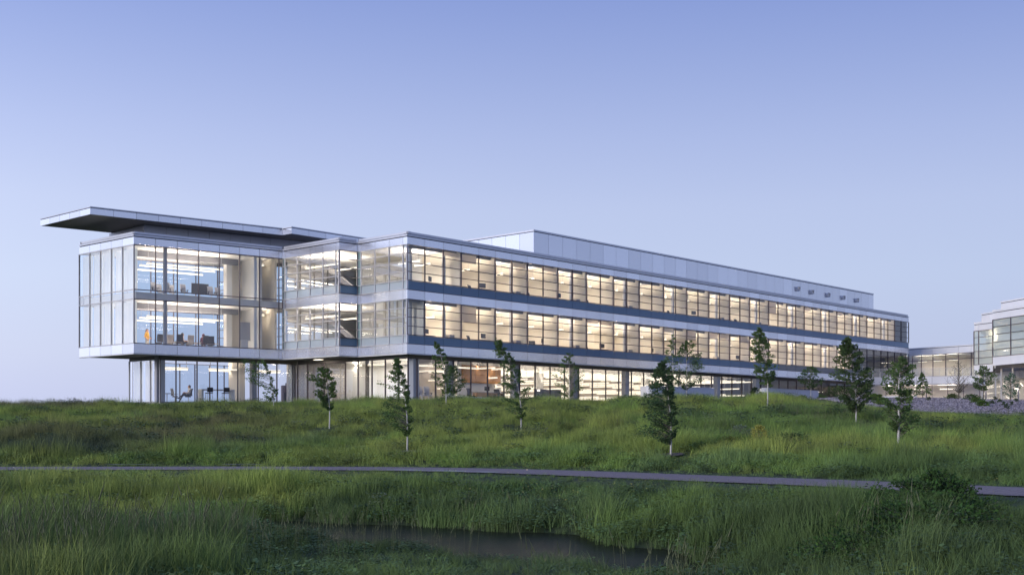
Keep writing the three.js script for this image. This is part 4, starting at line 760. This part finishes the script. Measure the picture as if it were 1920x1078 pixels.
// profile: list of [height share, half-width left, half-width right] in metres; sweep bends branches to the left
function tree(name, label, base, H, prof, o = {}) {
  let { leaves = 1500, size = 0.085, sweep = 0.3, lean = 0, tone = [0.030, 0.050, 0.020], trunkR = 0.035, barkMat = bark, clear = 0.3, density = 1, twigs = 46, group = 'young trees on the slope', cat = 'tree', up = 0.6 } = o;
  leaves *= 1.8; size *= 0.95; twigs = Math.round(twigs * 1.6);
  if (name === 'young_tree') STEMS.push([base[0], base[2]]);
  const t = thing(name, label, cat, group, base, 0), limbs = [], boughs = [], V = (x, y, z) => new THREE.Vector3(x, y, z);
  const tip = V(lean, H, rr(-0.1, 0.1)), curve = new THREE.CatmullRomCurve3([V(0, -0.15, 0), V(lean * 0.05 + 0.02, H * 0.35, 0), V(lean * 0.35 - 0.02, H * 0.7, 0.03), tip]);
  const N = 14; for (let i = 0; i < N; i++) limbs.push(tube(curve.getPoint(i / N), curve.getPoint((i + 1) / N), trunkR * (1 - 0.9 * i / N), trunkR * (1 - 0.9 * (i + 1) / N), 7));
  const pos = [], col = [], nor = [];
  const widthAt = h => { let k = 0; while (k < prof.length - 2 && prof[k + 1][0] < h) k++; const a = prof[k], b = prof[k + 1], q = clamp((h - a[0]) / (b[0] - a[0] || 1), 0, 1); return [lerp(a[1], b[1], q), lerp(a[2], b[2], q)]; };
  const leaf = (p, dir) => {
    const s = size * rr(0.6, 1.25), a = V(rr(-1, 1), rr(-0.8, 0.6), rr(-1, 1)).addScaledVector(dir, 1.1).normalize(), b = V(rr(-1, 1), rr(-1, 1), rr(-1, 1)).cross(a).normalize();
    const n = V().crossVectors(a, b), A = p, B = p.clone().addScaledVector(a, s * 0.5).addScaledVector(b, s * 0.33).addScaledVector(n, s * 0.06), Cc = p.clone().addScaledVector(a, s), D = p.clone().addScaledVector(a, s * 0.5).addScaledVector(b, -s * 0.33).addScaledVector(n, s * 0.06);
    const v = rr(0.65, 1.4), c = [3.1 * tone[0] * v * rr(0.9, 1.2), 3.3 * tone[1] * v, 2.5 * tone[2] * v * rr(0.8, 1.1)];
    for (const q of [A, B, Cc, A, Cc, D]) { pos.push(q.x, q.y, q.z); col.push(...c); }
  };
  const per = Math.max(4, Math.round(leaves / twigs));
  for (let k = 0; k < twigs; k++) {
    const h = prof[0][0] + (prof[prof.length - 1][0] - prof[0][0]) * ((k + rnd()) / twigs), [wl, wr] = widthAt(h), ang = rnd() * Math.PI * 2;
    const side = Math.cos(ang) < 0 ? wl : wr, w = Math.abs(Math.cos(ang)) * side + Math.abs(Math.sin(ang)) * (wl + wr) * 0.4, reach = w * rr(0.6, 1.05);
    const h0 = clamp(h - reach * up / H * 0.9, clear * 0.75, 0.99), s = curve.getPoint(clamp(h0, 0, 1)), e = V(s.x + Math.cos(ang) * reach - sweep * reach * 0.5, Math.min(H * 1.01, h * H + rr(-0.04, 0.06)), s.z + Math.sin(ang) * reach);
    const mid = s.clone().lerp(e, 0.5).add(V(0, 0.07 * reach, 0));
    boughs.push(tube(s, mid, trunkR * 0.3, trunkR * 0.18, 4), tube(mid, e, trunkR * 0.18, trunkR * 0.06, 4));
    const dir = e.clone().sub(s).normalize().add(V(-sweep, 0.1, 0)).normalize(), clumps = 3;
    for (let i = 0; i < per * density; i++) {
      const q = 0.12 + 0.93 * Math.sqrt(rnd()), p = q < 0.5 ? s.clone().lerp(mid, q * 2) : mid.clone().lerp(e, q * 2 - 1), r = 0.035 + 0.11 * reach * rnd();
      p.add(V(rr(-1, 1) * r - sweep * 0.08 * rnd(), rr(-1, 1) * r, rr(-1, 1) * r)); leaf(p, dir);
    }
  }
  for (let i = 0; i < leaves * 0.04; i++) { const p = curve.getPoint(rr(0.8, 1)); p.add(V(rr(-0.06, 0.06) - sweep * 0.05, rr(-0.05, 0.05), rr(-0.06, 0.06))); leaf(p, V(-sweep, 0.5, 0)); }
  const g = new THREE.BufferGeometry(); g.setAttribute('position', new THREE.Float32BufferAttribute(pos, 3)); g.setAttribute('color', new THREE.Float32BufferAttribute(col, 3)); g.computeVertexNormals();
  const tint = (g, c) => { const a = new Float32Array(g.attributes.position.count * 3); for (let i = 0; i < a.length; i++) a[i] = c[i % 3]; return g.setAttribute('color', new THREE.BufferAttribute(a, 3)); };
  part(t, 'trunk', mergeGeometries([tint(mergeGeometries(limbs), barkMat), tint(mergeGeometries(boughs), [0.17, 0.15, 0.12])]), barkAll); part(t, 'crown', g, leafMat);
  return t;
}
// px helper: a tree whose foot shows at (x, y) and whose top is at yTop; profile in pixels from the trunk line
function treePx(name, label, x, y, d, yTop, profPx, o = {}) {
  const k = d / F, X = (x - CX) * k, Y = height(X, -d), H = (HY - yTop) * k - Y;
  const lift = name === 'young_tree' && y > 760 ? 7 : 0, prof = profPx.map(([py0, l, r]) => [py0 > yTop + 50 ? py0 - lift * (py0 - yTop - 50) / (y - yTop - 50) : py0, l, r]).map(([py, l, r]) => [((HY - py) * k - Y) / H, l * k, r * k]).sort((a, b) => a[0] - b[0]);
  return tree(name, label, [X, Y, -d], H, prof, { ...o, lean: (o.leanPx ?? 0) * k });
}
const depthOn = (x, y, d0, d1) => { let best = d0, e = 1e9; for (let d = d0; d < d1; d += 0.25) { const X = (x - CX) / F * d, q = Math.abs(HY - height(X, -d) / d * F - y); if (q < e - 0.02) { e = q; best = d; } } return best; };
const onHill = (x, y) => depthOn(x, y, 38, 96);
treePx('young_tree', 'small wind-swept tree with feathery left-blown crown before the lounge windows', 512, 766, onHill(512, 766), 674, [[756, 3, 8], [745, 12, 14], [730, 24, 12], [710, 32, 6], [690, 36, 2], [675, 34, 0]], { leaves: 1100, sweep: 0.9, leanPx: -20, size: 0.1, trunkR: 0.03, twigs: 40, clear: 0.25 });
treePx('young_tree', 'narrow dark green tree with pale trunk before the entrance porch', 617, 803, onHill(617, 803), 690, [[772, 4, 4], [755, 14, 12], [735, 22, 16], [712, 26, 14], [698, 16, 10], [690, 8, 4]], { leaves: 2000, sweep: 0.25, leanPx: -12, size: 0.09 });
treePx('young_tree', 'dark left-swept tree with a bare-looking top before the bright lobby', 763, 850, onHill(763, 850), 674, [[822, 5, 5], [805, 20, 12], [785, 38, 10], [765, 40, 10], [748, 20, 8], [735, 26, 10], [715, 40, 4], [695, 12, 3], [675, 4, 0]], { leaves: 2600, sweep: 0.55, leanPx: -16, size: 0.075, clear: 0.16, twigs: 64 });
treePx('young_tree', 'slender tree rising past the soffit beside the small round tree', 836, 762, onHill(836, 762), 642, [[745, 3, 6], [730, 16, 10], [712, 22, 14], [690, 18, 14], [668, 12, 10], [650, 6, 4], [642, 2, 2]], { leaves: 1500, sweep: 0.3, leanPx: -18, size: 0.1, clear: 0.25 });
treePx('young_tree', 'small round-crowned tree behind the low white wall end', 851, 744, 86, 687, [[738, 3, 3], [728, 14, 18], [715, 18, 22], [700, 12, 14], [688, 4, 4]], { leaves: 1300, sweep: 0, size: 0.11, clear: 0.15, tone: [0.024, 0.042, 0.02] });
treePx('young_tree', 'tall leaning tree with its top against the blue spandrel band', 977, 813, onHill(977, 813), 636, [[790, 5, 6], [770, 26, 14], [745, 24, 24], [720, 26, 22], [700, 18, 16], [680, 18, 12], [660, 14, 10], [640, 5, 4]], { leaves: 2500, sweep: 0.35, leanPx: -47, size: 0.08, clear: 0.16, twigs: 60 });
treePx('young_tree', 'wide airy tree before the slanting light lines of the hall', 1068, 744, 92, 662, [[742, 6, 6], [732, 22, 26], [715, 30, 36], [698, 28, 26], [682, 14, 12], [664, 6, 6]], { leaves: 1300, sweep: 0.15, size: 0.11, clear: 0.1, twigs: 38 });
treePx('young_tree', 'nearest dense dark tree with white stem and side plumes at the left', 1258, 862, onHill(1258, 862), 680, [[834, 6, 6], [818, 34, 12], [808, 50, 14], [795, 24, 14], [782, 44, 12], [765, 24, 14], [750, 40, 10], [725, 24, 12], [700, 18, 12], [682, 6, 4]], { leaves: 4200, sweep: 0.5, leanPx: -14, size: 0.072, clear: 0.14, twigs: 90, tone: [0.020, 0.036, 0.018] });
treePx('young_tree', 'broad dark tree behind the pale crest wall with thin upright tips', 1288, 742, 97, 640, [[728, 8, 8], [715, 34, 26], [700, 44, 30], [685, 40, 30], [665, 20, 24], [650, 8, 16], [640, 2, 10]], { leaves: 2200, sweep: 0.1, size: 0.12, clear: 0.1, twigs: 60, tone: [0.022, 0.040, 0.018] });
treePx('young_tree', 'thin tree with sparse tip left of the broad tree behind the wall', 1262, 742, 99, 628, [[720, 8, 6], [700, 16, 14], [680, 12, 14], [655, 10, 8], [630, 3, 3]], { leaves: 700, sweep: 0.2, size: 0.12, clear: 0.1, twigs: 30 });
treePx('young_tree', 'tall columnar tree with pale stem on the crest by the gravel wall', 1440, 764, onHill(1440, 764), 617, [[728, 6, 6], [715, 16, 12], [695, 18, 16], [675, 20, 16], [655, 22, 12], [635, 16, 8], [618, 5, 3]], { leaves: 2400, sweep: 0.2, leanPx: -18, size: 0.1, clear: 0.2, twigs: 60 });
treePx('young_tree', 'small round dark tree growing behind the gravel slope wall', 1521, 744, 106, 688, [[726, 6, 6], [715, 20, 22], [703, 22, 22], [694, 12, 12], [688, 4, 4]], { leaves: 1300, sweep: 0, size: 0.12, clear: 0.15, tone: [0.020, 0.038, 0.016] });
treePx('young_tree', 'large dense dark tree at the gravel edge with yellowish right side', 1606, 795, onHill(1606, 795), 634, [[775, 8, 6], [760, 24, 22], [740, 34, 26], [715, 36, 32], [695, 32, 30], [675, 26, 18], [655, 16, 12], [636, 6, 4]], { leaves: 4600, sweep: 0.15, leanPx: -16, size: 0.095, clear: 0.12, twigs: 90, tone: [0.022, 0.036, 0.016] });
treePx('young_tree', 'open twin-stemmed tree with long white trunk nearest the right edge', 1685, 845, onHill(1685, 845), 670, [[815, 6, 10], [800, 12, 38], [785, 22, 36], [765, 30, 26], [745, 20, 18], [725, 26, 26], [708, 30, 32], [692, 20, 22], [672, 6, 4]], { leaves: 2700, sweep: 0.05, leanPx: 6, size: 0.085, clear: 0.18, twigs: 64, trunkR: 0.05 });
treePx('small_conifer', 'small conical tree before the warm lower link windows', 1731, 745, 112, 699, [[741, 12, 12], [733, 14, 13], [722, 10, 9], [710, 6, 5], [700, 1, 1]], { leaves: 1200, sweep: 0, size: 0.12, clear: 0.05, up: -0.2, group: 'trees in the gravel bed', barkMat: barkDark });
treePx('bare_tree', 'sparse twiggy tree almost bare in front of the white terrace', 1799, 750, 104, 678, [[735, 4, 4], [722, 26, 20], [708, 28, 26], [695, 20, 24], [680, 4, 4]], { leaves: 330, sweep: 0, size: 0.09, clear: 0.25, twigs: 60, up: 1.1, trunkR: 0.05, group: 'trees in the gravel bed', barkMat: barkDark, tone: [0.02, 0.022, 0.022] });
treePx('young_tree', 'round green tree before the low left bay of the neighbouring building', 1845, 748, 104, 687, [[731, 6, 6], [722, 22, 18], [710, 24, 20], [697, 14, 12], [688, 4, 4]], { leaves: 1300, sweep: 0, size: 0.13, clear: 0.2, group: 'trees in the gravel bed', barkMat: barkDark });
treePx('young_tree', 'stand-in tree for the blue-green reflection in the glass at the right edge', 1896, 750, 106, 700, [[742, 12, 10], [730, 18, 14], [715, 12, 14], [702, 4, 4]], { leaves: 800, sweep: 0, size: 0.12, clear: 0.1, group: 'trees in the gravel bed', barkMat: barkDark, tone: [0.03, 0.06, 0.055] });  // solid tree in place of a mirrored one, reflection put into its colour

for (const [x, y] of [[763, 850], [1258, 862], [977, 813], [1685, 845]]) {
  const d = onHill(x, y), X = (x - CX) / F * d, g = new THREE.CircleGeometry(0.42, 20).rotateX(-Math.PI / 2), p = g.attributes.position;
  for (let i = 0; i < p.count; i++) { const k = 0.8 + 0.4 * noise(i * 0.7, x), a = X + p.getX(i) * k, b = -d + p.getZ(i) * k; p.setXYZ(i, a, height(a, b) + 0.08, b); }
  g.computeVertexNormals(); struct(numbered('mulch_ring'), g, S({ color: rgb(0.11, 0.085, 0.065), roughness: 1 }), 'brown mulch ring round the foot of a young tree');
}
// shrubs: many small leaves on short stems
function shrub(label, x, y, d, w, h, o = {}) {
  const k = d / F, X = (x - CX) * k, Y = height(X, -d);
  return tree('shrub', label, [X, Y - 0.02, -d], h, [[0.1, w * 0.7, w * 0.7], [0.4, w, w], [0.75, w * 0.8, w * 0.8], [1, w * 0.25, w * 0.25]], { leaves: 700, size: 0.1, sweep: 0, clear: 0.02, twigs: 40, trunkR: 0.02, barkMat: barkDark, group: 'shrubs', cat: 'shrub', ...o });
}
const GREEN = [0.026, 0.046, 0.011];
shrub('dark upright evergreen shrub beside the columnar tree', 1417, 740, 100, 0.5, 1.15, { tone: [0.012, 0.022, 0.012], leaves: 900 });
shrub('light green rounded shrub, upper one between the two large dark trees', 1648, 745, 88, 0.5, 0.75, { tone: GREEN }); shrub('light green rounded shrub, lower one between the two large dark trees', 1658, 756, 85, 0.5, 0.6, { tone: GREEN });
shrub('green shrub left of the large dense tree by the wall', 1640, 742, 95, 0.5, 0.6, { tone: GREEN });
shrub('spreading shrub in front of the gravel slope wall', 1462, 738, 98, 1.1, 0.45, { tone: [0.017, 0.032, 0.011] });
shrub('small shrub at the right end of the gravel slope wall', 1505, 741, 100, 0.35, 0.4, {}); shrub('tiny dark shrub near the end of the crest wall', 1541, 742, 102, 0.25, 0.4, {});
shrub('dark shrub behind the dense tree near the link corner', 1560, 738, 118, 0.8, 0.9, { tone: [0.014, 0.024, 0.012] });
shrub('yellow-green shrub beside the nearly bare tree', 1787, 749, 106, 0.6, 0.5, { tone: [0.027, 0.04, 0.014] });
shrub('dark low shrub right of the nearly bare tree', 1823, 748, 103, 0.75, 0.55, { tone: [0.013, 0.027, 0.011] }); shrub('bright green shrub below the round tree on the gravel', 1833, 757, 96, 0.55, 0.45, { tone: GREEN }); shrub('bright green round shrub lowest on the right gravel slope', 1845, 767, 90, 0.5, 0.5, { tone: GREEN });
[[1867, 748, 104], [1861, 758, 94], [1875, 755, 97], [1885, 762, 92], [1889, 768, 88], [1898, 760, 93], [1906, 752, 99], [1742, 752, 100], [1625, 741, 100]].forEach(([x, y, d], i) => shrub(`tiny dark tuft plant, ${ORD[i]} of those dotting the gravel`, x, y, d, 0.16, 0.35, { leaves: 130, twigs: 12, tone: [0.02, 0.03, 0.02], group: 'tuft plants on the gravel' }));
// leafy shrubs that hide a piece of the path at the right
[[1672, 19.8, 0.7, 0.42], [1706, 20.3, 0.7, 0.46], [1757, 20.6, 0.34, 0.62], [1778, 20.2, 0.5, 0.46], [1645, 18.8, 0.75, 0.42], [1725, 18.8, 0.85, 0.44], [1690, 17.6, 0.8, 0.42], [1632, 17.2, 0.75, 0.4], [1590, 17.6, 0.6, 0.36], [1665, 16.4, 0.8, 0.42], [1740, 17.2, 0.8, 0.4], [1605, 15.9, 0.7, 0.4], [1790, 18.4, 0.6, 0.4]].forEach(([x, d, w, h], i) => shrub(`leafy dark green shrub, ${ORD[i]} of the thicket hiding the path`, x, 0, d - 0.5, w, h * 0.74, { leaves: 1300, size: 0.062, twigs: 46, tone: [0.013, 0.029, 0.008], group: 'thicket beside the path' }));
// flowering plants on the slope
shrub('yellow flowering bush on the slope near the right', 1424, 832, onHill(1424, 838), 0.32, 0.7, { leaves: 900, size: 0.05, tone: [0.125, 0.118, 0.035], group: 'flowering plants on the slope' });
shrub('white flowering plant beside the yellow bush', 1392, 818, onHill(1392, 828), 0.5, 0.6, { leaves: 600, size: 0.05, tone: [0.05, 0.062, 0.055], group: 'flowering plants on the slope' });
shrub('pale green weedy bush right of the yellow flowering bush', 1485, 835, onHill(1485, 845), 0.7, 0.55, { leaves: 900, size: 0.07, tone: [0.028, 0.044, 0.018], group: 'flowering plants on the slope' });
shrub('small yellow flower clump left of the white flowering plant', 1366, 830, onHill(1366, 838), 0.4, 0.35, { leaves: 500, size: 0.05, tone: [0.055, 0.052, 0.014], group: 'flowering plants on the slope' });

// bollard lights along the gravel path
[[1738, 736, 115, 'beside the small conical tree'], [1850, 746, 108, 'beside the round tree'], [1911, 745, 104, 'at the right edge']].forEach(([x, y, d, w]) => {
  const k = d / F, X = (x - CX) * k, Y = height(X, -d), H = (HY - (x === 1738 ? 715 : 726)) * k - Y;
  const t = thing('path_light', `slim dark path light with a glowing head ${w}`, 'path light', 'path lights by the link', [X, Y, -d], 0);
  part(t, 'pole', bx(0.1, H, 0.1, 0, H / 2, 0), M.grey); part(t, 'arm', bx(0.4, 0.06, 0.14, -0.2, H - 0.08, 0.06), M.grey); part(t, 'lamp', bx(0.3, 0.05, 0.12, -0.2, H - 0.14, 0.07), M.lamp);
  const l = new THREE.PointLight(WARM, 4); l.position.set(-0.2, H - 0.14, 0.07); t.add(l);
});
{ const d = 91, k = d / F, X = (1010 - CX) * k, Y = height(X, -d), H = (HY - 733) * k - Y; const t = thing('path_light', 'short glowing post light in the grass before the low partition', 'path light', null, [X, Y, -d], 0); part(t, 'pole', bx(0.06, H, 0.06, 0, H / 2, 0), M.grey); part(t, 'lamp', cyl(0.12, 0.09, 0.1, 0, H, 0), M.lamp); const l = new THREE.PointLight(WARM, 6); l.position.set(0, H + 0.05, 0); t.add(l); }

// ---------------------------------------------------------------- grass
function tuft(n, h, spread, wBase, bend, segs = 3) {
  const pos = [], idx = [];
  for (let b = 0; b < n; b++) {
    const a = rnd() * 6.283, r = spread * Math.sqrt(rnd()), x0 = Math.cos(a) * r, z0 = Math.sin(a) * r, hh = h * rr(0.55, 1.15), dir = rnd() * 6.283, bd = bend * rr(0.3, 1.2), w = wBase * rr(0.7, 1.3), face = rnd() * 6.283;
    const s0 = pos.length / 3;
    for (let k = 0; k <= segs; k++) {
      const t = k / segs, y = hh * t * (1 - 0.15 * bd * t), ox = x0 + (Math.cos(dir) - 0.5) * bd * hh * t * t, oz = z0 + Math.sin(dir) * bd * hh * t * t, ww = w * (1 - t) ** 0.8 + 0.0006;
      pos.push(ox - Math.cos(face) * ww, y, oz - Math.sin(face) * ww, ox + Math.cos(face) * ww, y, oz + Math.sin(face) * ww);
      if (k) { const q = s0 + k * 2; idx.push(q - 2, q - 1, q, q - 1, q + 1, q); }
    }
  }
  const g = new THREE.BufferGeometry(); g.setAttribute('position', new THREE.Float32BufferAttribute(pos, 3)); g.setIndex(idx); g.computeVertexNormals(); return g;
}
function broadleaf(n, h, spread, size) {
  const pos = [], nor = [];
  for (let b = 0; b < n; b++) {
    const a = rnd() * 6.283, r = spread * Math.sqrt(rnd()), c = new THREE.Vector3(Math.cos(a) * r, h * rr(0.2, 1), Math.sin(a) * r), d = rnd() * 6.283, s = size * rr(0.6, 1.3);
    const f = new THREE.Vector3(Math.cos(d), rr(-0.2, 0.5), Math.sin(d)).multiplyScalar(s), g = new THREE.Vector3(-Math.sin(d), rr(-0.2, 0.2), Math.cos(d)).multiplyScalar(s * 0.45), m = c.clone().addScaledVector(f, 0.5);
    for (const q of [c, m.clone().add(g), c.clone().add(f), c, c.clone().add(f), m.clone().sub(g)]) pos.push(q.x, q.y, q.z);
  }
  const g = new THREE.BufferGeometry(); g.setAttribute('position', new THREE.Float32BufferAttribute(pos, 3)); g.computeVertexNormals(); return g;
}
function seedHeads(n, h, spread) {
  const gs = [];
  for (let b = 0; b < n; b++) {
    const a = rnd() * 6.283, r = spread * Math.sqrt(rnd()), hh = h * rr(0.75, 1.15), lean = rr(-0.25, 0.1), p = new THREE.Vector3(Math.cos(a) * r, 0, Math.sin(a) * r), q = p.clone().add(new THREE.Vector3(lean * hh * 0.5, hh * 0.8, 0)), e = p.clone().add(new THREE.Vector3(lean * hh, hh, rr(-0.04, 0.04)));
    gs.push(tube(p, q, 0.003, 0.002, 3), tube(q, e, 0.009, 0.002, 4));
  }
  return mergeGeometries(gs);
}
const grassMat = Ph({ color: 0xffffff, roughness: 0.75, side: THREE.DoubleSide });
const inPoly = (poly, x, z) => { let c = false; for (let i = 0, j = poly.length - 1; i < poly.length; j = i++) { const a = poly[i], b = poly[j]; if ((a.y > z) !== (b.y > z) && x < (b.x - a.x) * (z - a.y) / (b.y - a.y) + a.x) c = !c; } return c; };
const FOOT = [G3, G2, G1, G0, GE, off(E0, 0, 16), off(C0, 0, 16), B4];
function scatter(name, label, geos, zones, colour, mat = grassMat) {
  geos.forEach((geo, gi) => {
    const list = [];
    for (const [d0, d1, density, sc] of zones) {
      const count = Math.round(density / geos.length * 0.5 * (d1 * d1 - d0 * d0) * 2 * 0.5);
      for (let i = 0; i < count; i++) {
        const d = Math.sqrt(lerp(d0 * d0, d1 * d1, rnd())), X = rr(-0.5, 0.5) * d, Z = -d;
        if (gravelIn(X, Z)) continue;
        const pd = d < 44 ? pathDist(X, Z) : 9; if (pd < 1.5 - 0.3 * rnd() ** 2 + 0.25 * (noise(X * 1.5, Z * 1.5) - 0.3) || d < 44 && pd < 3 && isBare(X, Z, d, pd)) continue;
        if (d > 84 && inPoly(FOOT, X, Z)) continue;
        const y = height(X, Z); if (y < -2.13) continue;
        const k = colour(X, Z, d, pd, y, gi); if (!k) continue;
        list.push([X, y - 0.02, Z, sc * k.s * rr(0.8, 1.2), rnd() * 6.283, k.c]);
      }
    }
    const im = new THREE.InstancedMesh(geo, mat, list.length), m = new THREE.Matrix4(), q = new THREE.Quaternion(), Y = new THREE.Vector3(0, 1, 0);
    list.forEach(([x, y, z, s, a, c], i) => { im.setMatrixAt(i, m.compose(new THREE.Vector3(x, y, z), q.setFromAxisAngle(Y, a), new THREE.Vector3(s, s * rr(0.85, 1.15), s))); im.setColorAt(i, c); });
    im.name = numbered(name); im.userData = { kind: 'stuff', label }; scene.add(im);
  });
}
// plant colours: species patches of the meadow
function meadow(X, Z, d, pd, y) {
  const p = patch(X, Z), q = fbm(X * 0.21 + 70, Z * 0.17), w = rr(0.75, 1.25);
  const olive = [0.250, 0.300, 0.060], dark = [0.092, 0.155, 0.036], fresh = [0.170, 0.258, 0.048], blue = [0.128, 0.200, 0.056];
  let c = p > 0.56 ? olive : p > 0.49 ? fresh : p > 0.42 ? blue : dark;
  const e = q > 0.55 ? fresh : q > 0.45 ? c : dark, t = 0.4, sx = CX + F * X / d;
  const clump = smooth(0.25, 0.75, 0.6 * noise(X * 0.9, Z * 0.9) + 0.4 * noise(X * 2.3 + 4, Z * 2.3));
  const reed = smooth(0.35, 0.6, noise(X * 0.2, Z * 0.3)) * (1 - smooth(150, 330, sx)) * smooth(40, 42.5, d) * (1 - smooth(49, 53, d));       // dark reeds low on the left slope
  const dry = smooth(0.5, 0.62, fbm(X * 0.13 + 5, Z * 0.16 + 60)) * (1 - smooth(380, 620, sx)) * smooth(40, 48, d) * 0.8;                     // brownish dry heads at the left
  const k = [[0.05, 0.075, 0.042], [0.15, 0.135, 0.06]];
  const near = 0.74 + 0.26 * smooth(18, 30, d);                 // plant tone darker toward the camera
  return [0, 1, 2].map(i => { let v = near * lerp(c[i], e[i], t) * (0.85 + 0.5 * clump); v = lerp(v, k[1][i], dry); v = lerp(v, k[0][i], reed); return v * w; });
}
const mk = a => rgb(a[0], a[1], a[2]);
const tall = [tuft(30, 0.6, 0.28, 0.0038, 0.35), tuft(30, 0.54, 0.3, 0.0038, 0.5), tuft(34, 0.48, 0.28, 0.0045, 0.28)];
const shortTufts = [tuft(22, 0.32, 0.26, 0.008, 0.6), broadleaf(90, 0.24, 0.32, 0.06)];
const SHORE = [[-400, 1], [380, 0.95], [480, 0.5], [600, 0.36], [800, 0.36], [1000, 0.4], [1250, 0.4], [1340, 0.6], [1430, 0.9], [2400, 0.9]];   // grass height on the near bank of the pond
const shoreAt = sx => { let k = 0; while (k < SHORE.length - 2 && SHORE[k + 1][0] < sx) k++; const a = SHORE[k], b = SHORE[k + 1]; return lerp(a[1], b[1], clamp((sx - a[0]) / (b[0] - a[0]), 0, 1)); };
function growth(X, Z, d, pd) {
  const sx = CX + F * X / d, n = noise(X * 0.5, Z * 0.5);
  let k = 0.65 + 0.6 * n;
  if (d < 46) k *= lerp(0.12, 1, inFront(X, Z) ? smooth(1.6, 8, pd) : smooth(1.6, 4.5, pd));
  const dn = sx < 1000 ? lerp(23.5, 18.2, clamp((sx - 480) / 520, 0, 1)) : lerp(18.2, 15.6, clamp((sx - 1000) / 340, 0, 1));
  if (d < dn + 2) k *= lerp(shoreAt(sx), 1, smooth(dn - 0.4, dn + 2, d));
  k *= 1 - 0.72 * smooth(76, 86, d);
  if (sx > 1480) k *= 1 - 0.65 * smooth(62, 73, d) * smooth(1480, 1560, sx);
  for (const [tx, tz] of STEMS) { const e = (X - tx) ** 2 + (Z - tz) ** 2; if (e < 2.2) k *= lerp(0.3, 1, smooth(0.5, 2.2, e)); if (Math.abs(X - tx) < 0.5 && Z > tz && Z - tz < 4) k *= 0.6; }
  if (sx > 1780 && d < 26) k *= 1 - 0.6 * smooth(1780, 1860, sx) * smooth(17, 20, d);
  k *= 0.7 + 0.6 * smooth(0.3, 0.8, noise(X * 1.1 + 30, Z * 1.1));
  return k;
}
scatter('meadow_grass', 'tall green meadow grass over the hill and banks', tall, [[11, 20, 26, 0.9], [20, 30, 20, 0.95], [30, 44, 18, 0.9], [44, 66, 19, 0.7], [66, 94, 13, 0.8]], (X, Z, d, pd, y) => ({ s: growth(X, Z, d, pd) * (y < -2.02 ? 0.75 : 1), c: mk(meadow(X, Z, d, pd, y)) }));
scatter('meadow_undergrowth', 'short clover and weeds between the grass', shortTufts, [[11, 22, 14, 1], [22, 44, 13, 1], [44, 70, 4, 0.9], [70, 94, 3, 0.9]], (X, Z, d, pd, y) => {
  if (y < -2.08) return null;
  const c = meadow(X, Z, d, pd, y); return { s: clamp(growth(X, Z, d, pd) * 1.6, 0.3, 1), c: mk([c[0] * 0.95, c[1] * 1.0, c[2]]) };
});
scatter('weed_clumps', 'dark leafy weeds standing in clumps in the meadow', [broadleaf(150, 0.55, 0.34, 0.075), broadleaf(110, 0.42, 0.42, 0.085)], [[16, 44, 1.6, 0.8], [44, 88, 1.1, 1]], (X, Z, d, pd, y) => {
  if (pd < 3.2 || y < -2.0 || noise(X * 0.28 + 13, Z * 0.32 + 8) < 0.52) return null;
  const w = rr(0.7, 1.3), b = rnd(); return { s: clamp(growth(X, Z, d, pd), 0.3, 1) * (d < 24 ? 0.7 : 1), c: mk(b > 0.86 ? [0.17 * w, 0.2 * w, 0.09 * w] : [0.052 * w, 0.098 * w, 0.03 * w]) };
});
scatter('grass_seed_heads', 'pale seed heads standing above the grass', [seedHeads(6, 0.8, 0.35)], [[12, 20, 2.6, 1], [20, 26, 1.2, 0.9], [44, 80, 1.6, 0.8]], (X, Z, d, pd) => pd < 6 || noise(X * 0.3, Z * 0.3 + 50) < 0.45 || d < 30 && CX + F * X / d > 1330 && rnd() < 0.85 ? null : { s: d < 22 ? lerp(0.55, 1, shoreAt(CX + F * X / d)) : 0.8, c: mk([0.115, 0.13, 0.055]) });
scatter('yellow_wildflowers', 'tiny yellow flowers sprinkled along the path', [broadleaf(16, 0.3, 0.3, 0.045)], [[20, 46, 2.4, 1]], (X, Z, d, pd) => pd > 6 || noise(X * 0.25 + 9, Z * 0.25) < 0.5 ? null : { s: pd < 4 && inFront(X, Z) ? 0.5 : 0.9, c: mk([0.30, 0.28, 0.05]) });

shadows(scene);
const renderer = new THREE.WebGLRenderer({ antialias: true });
renderer.setSize(1024, 574);
renderer.toneMapping = THREE.LinearToneMapping;
renderer.toneMappingExposure = 1;
renderer.shadowMap.enabled = true;
renderer.render(scene, camera);
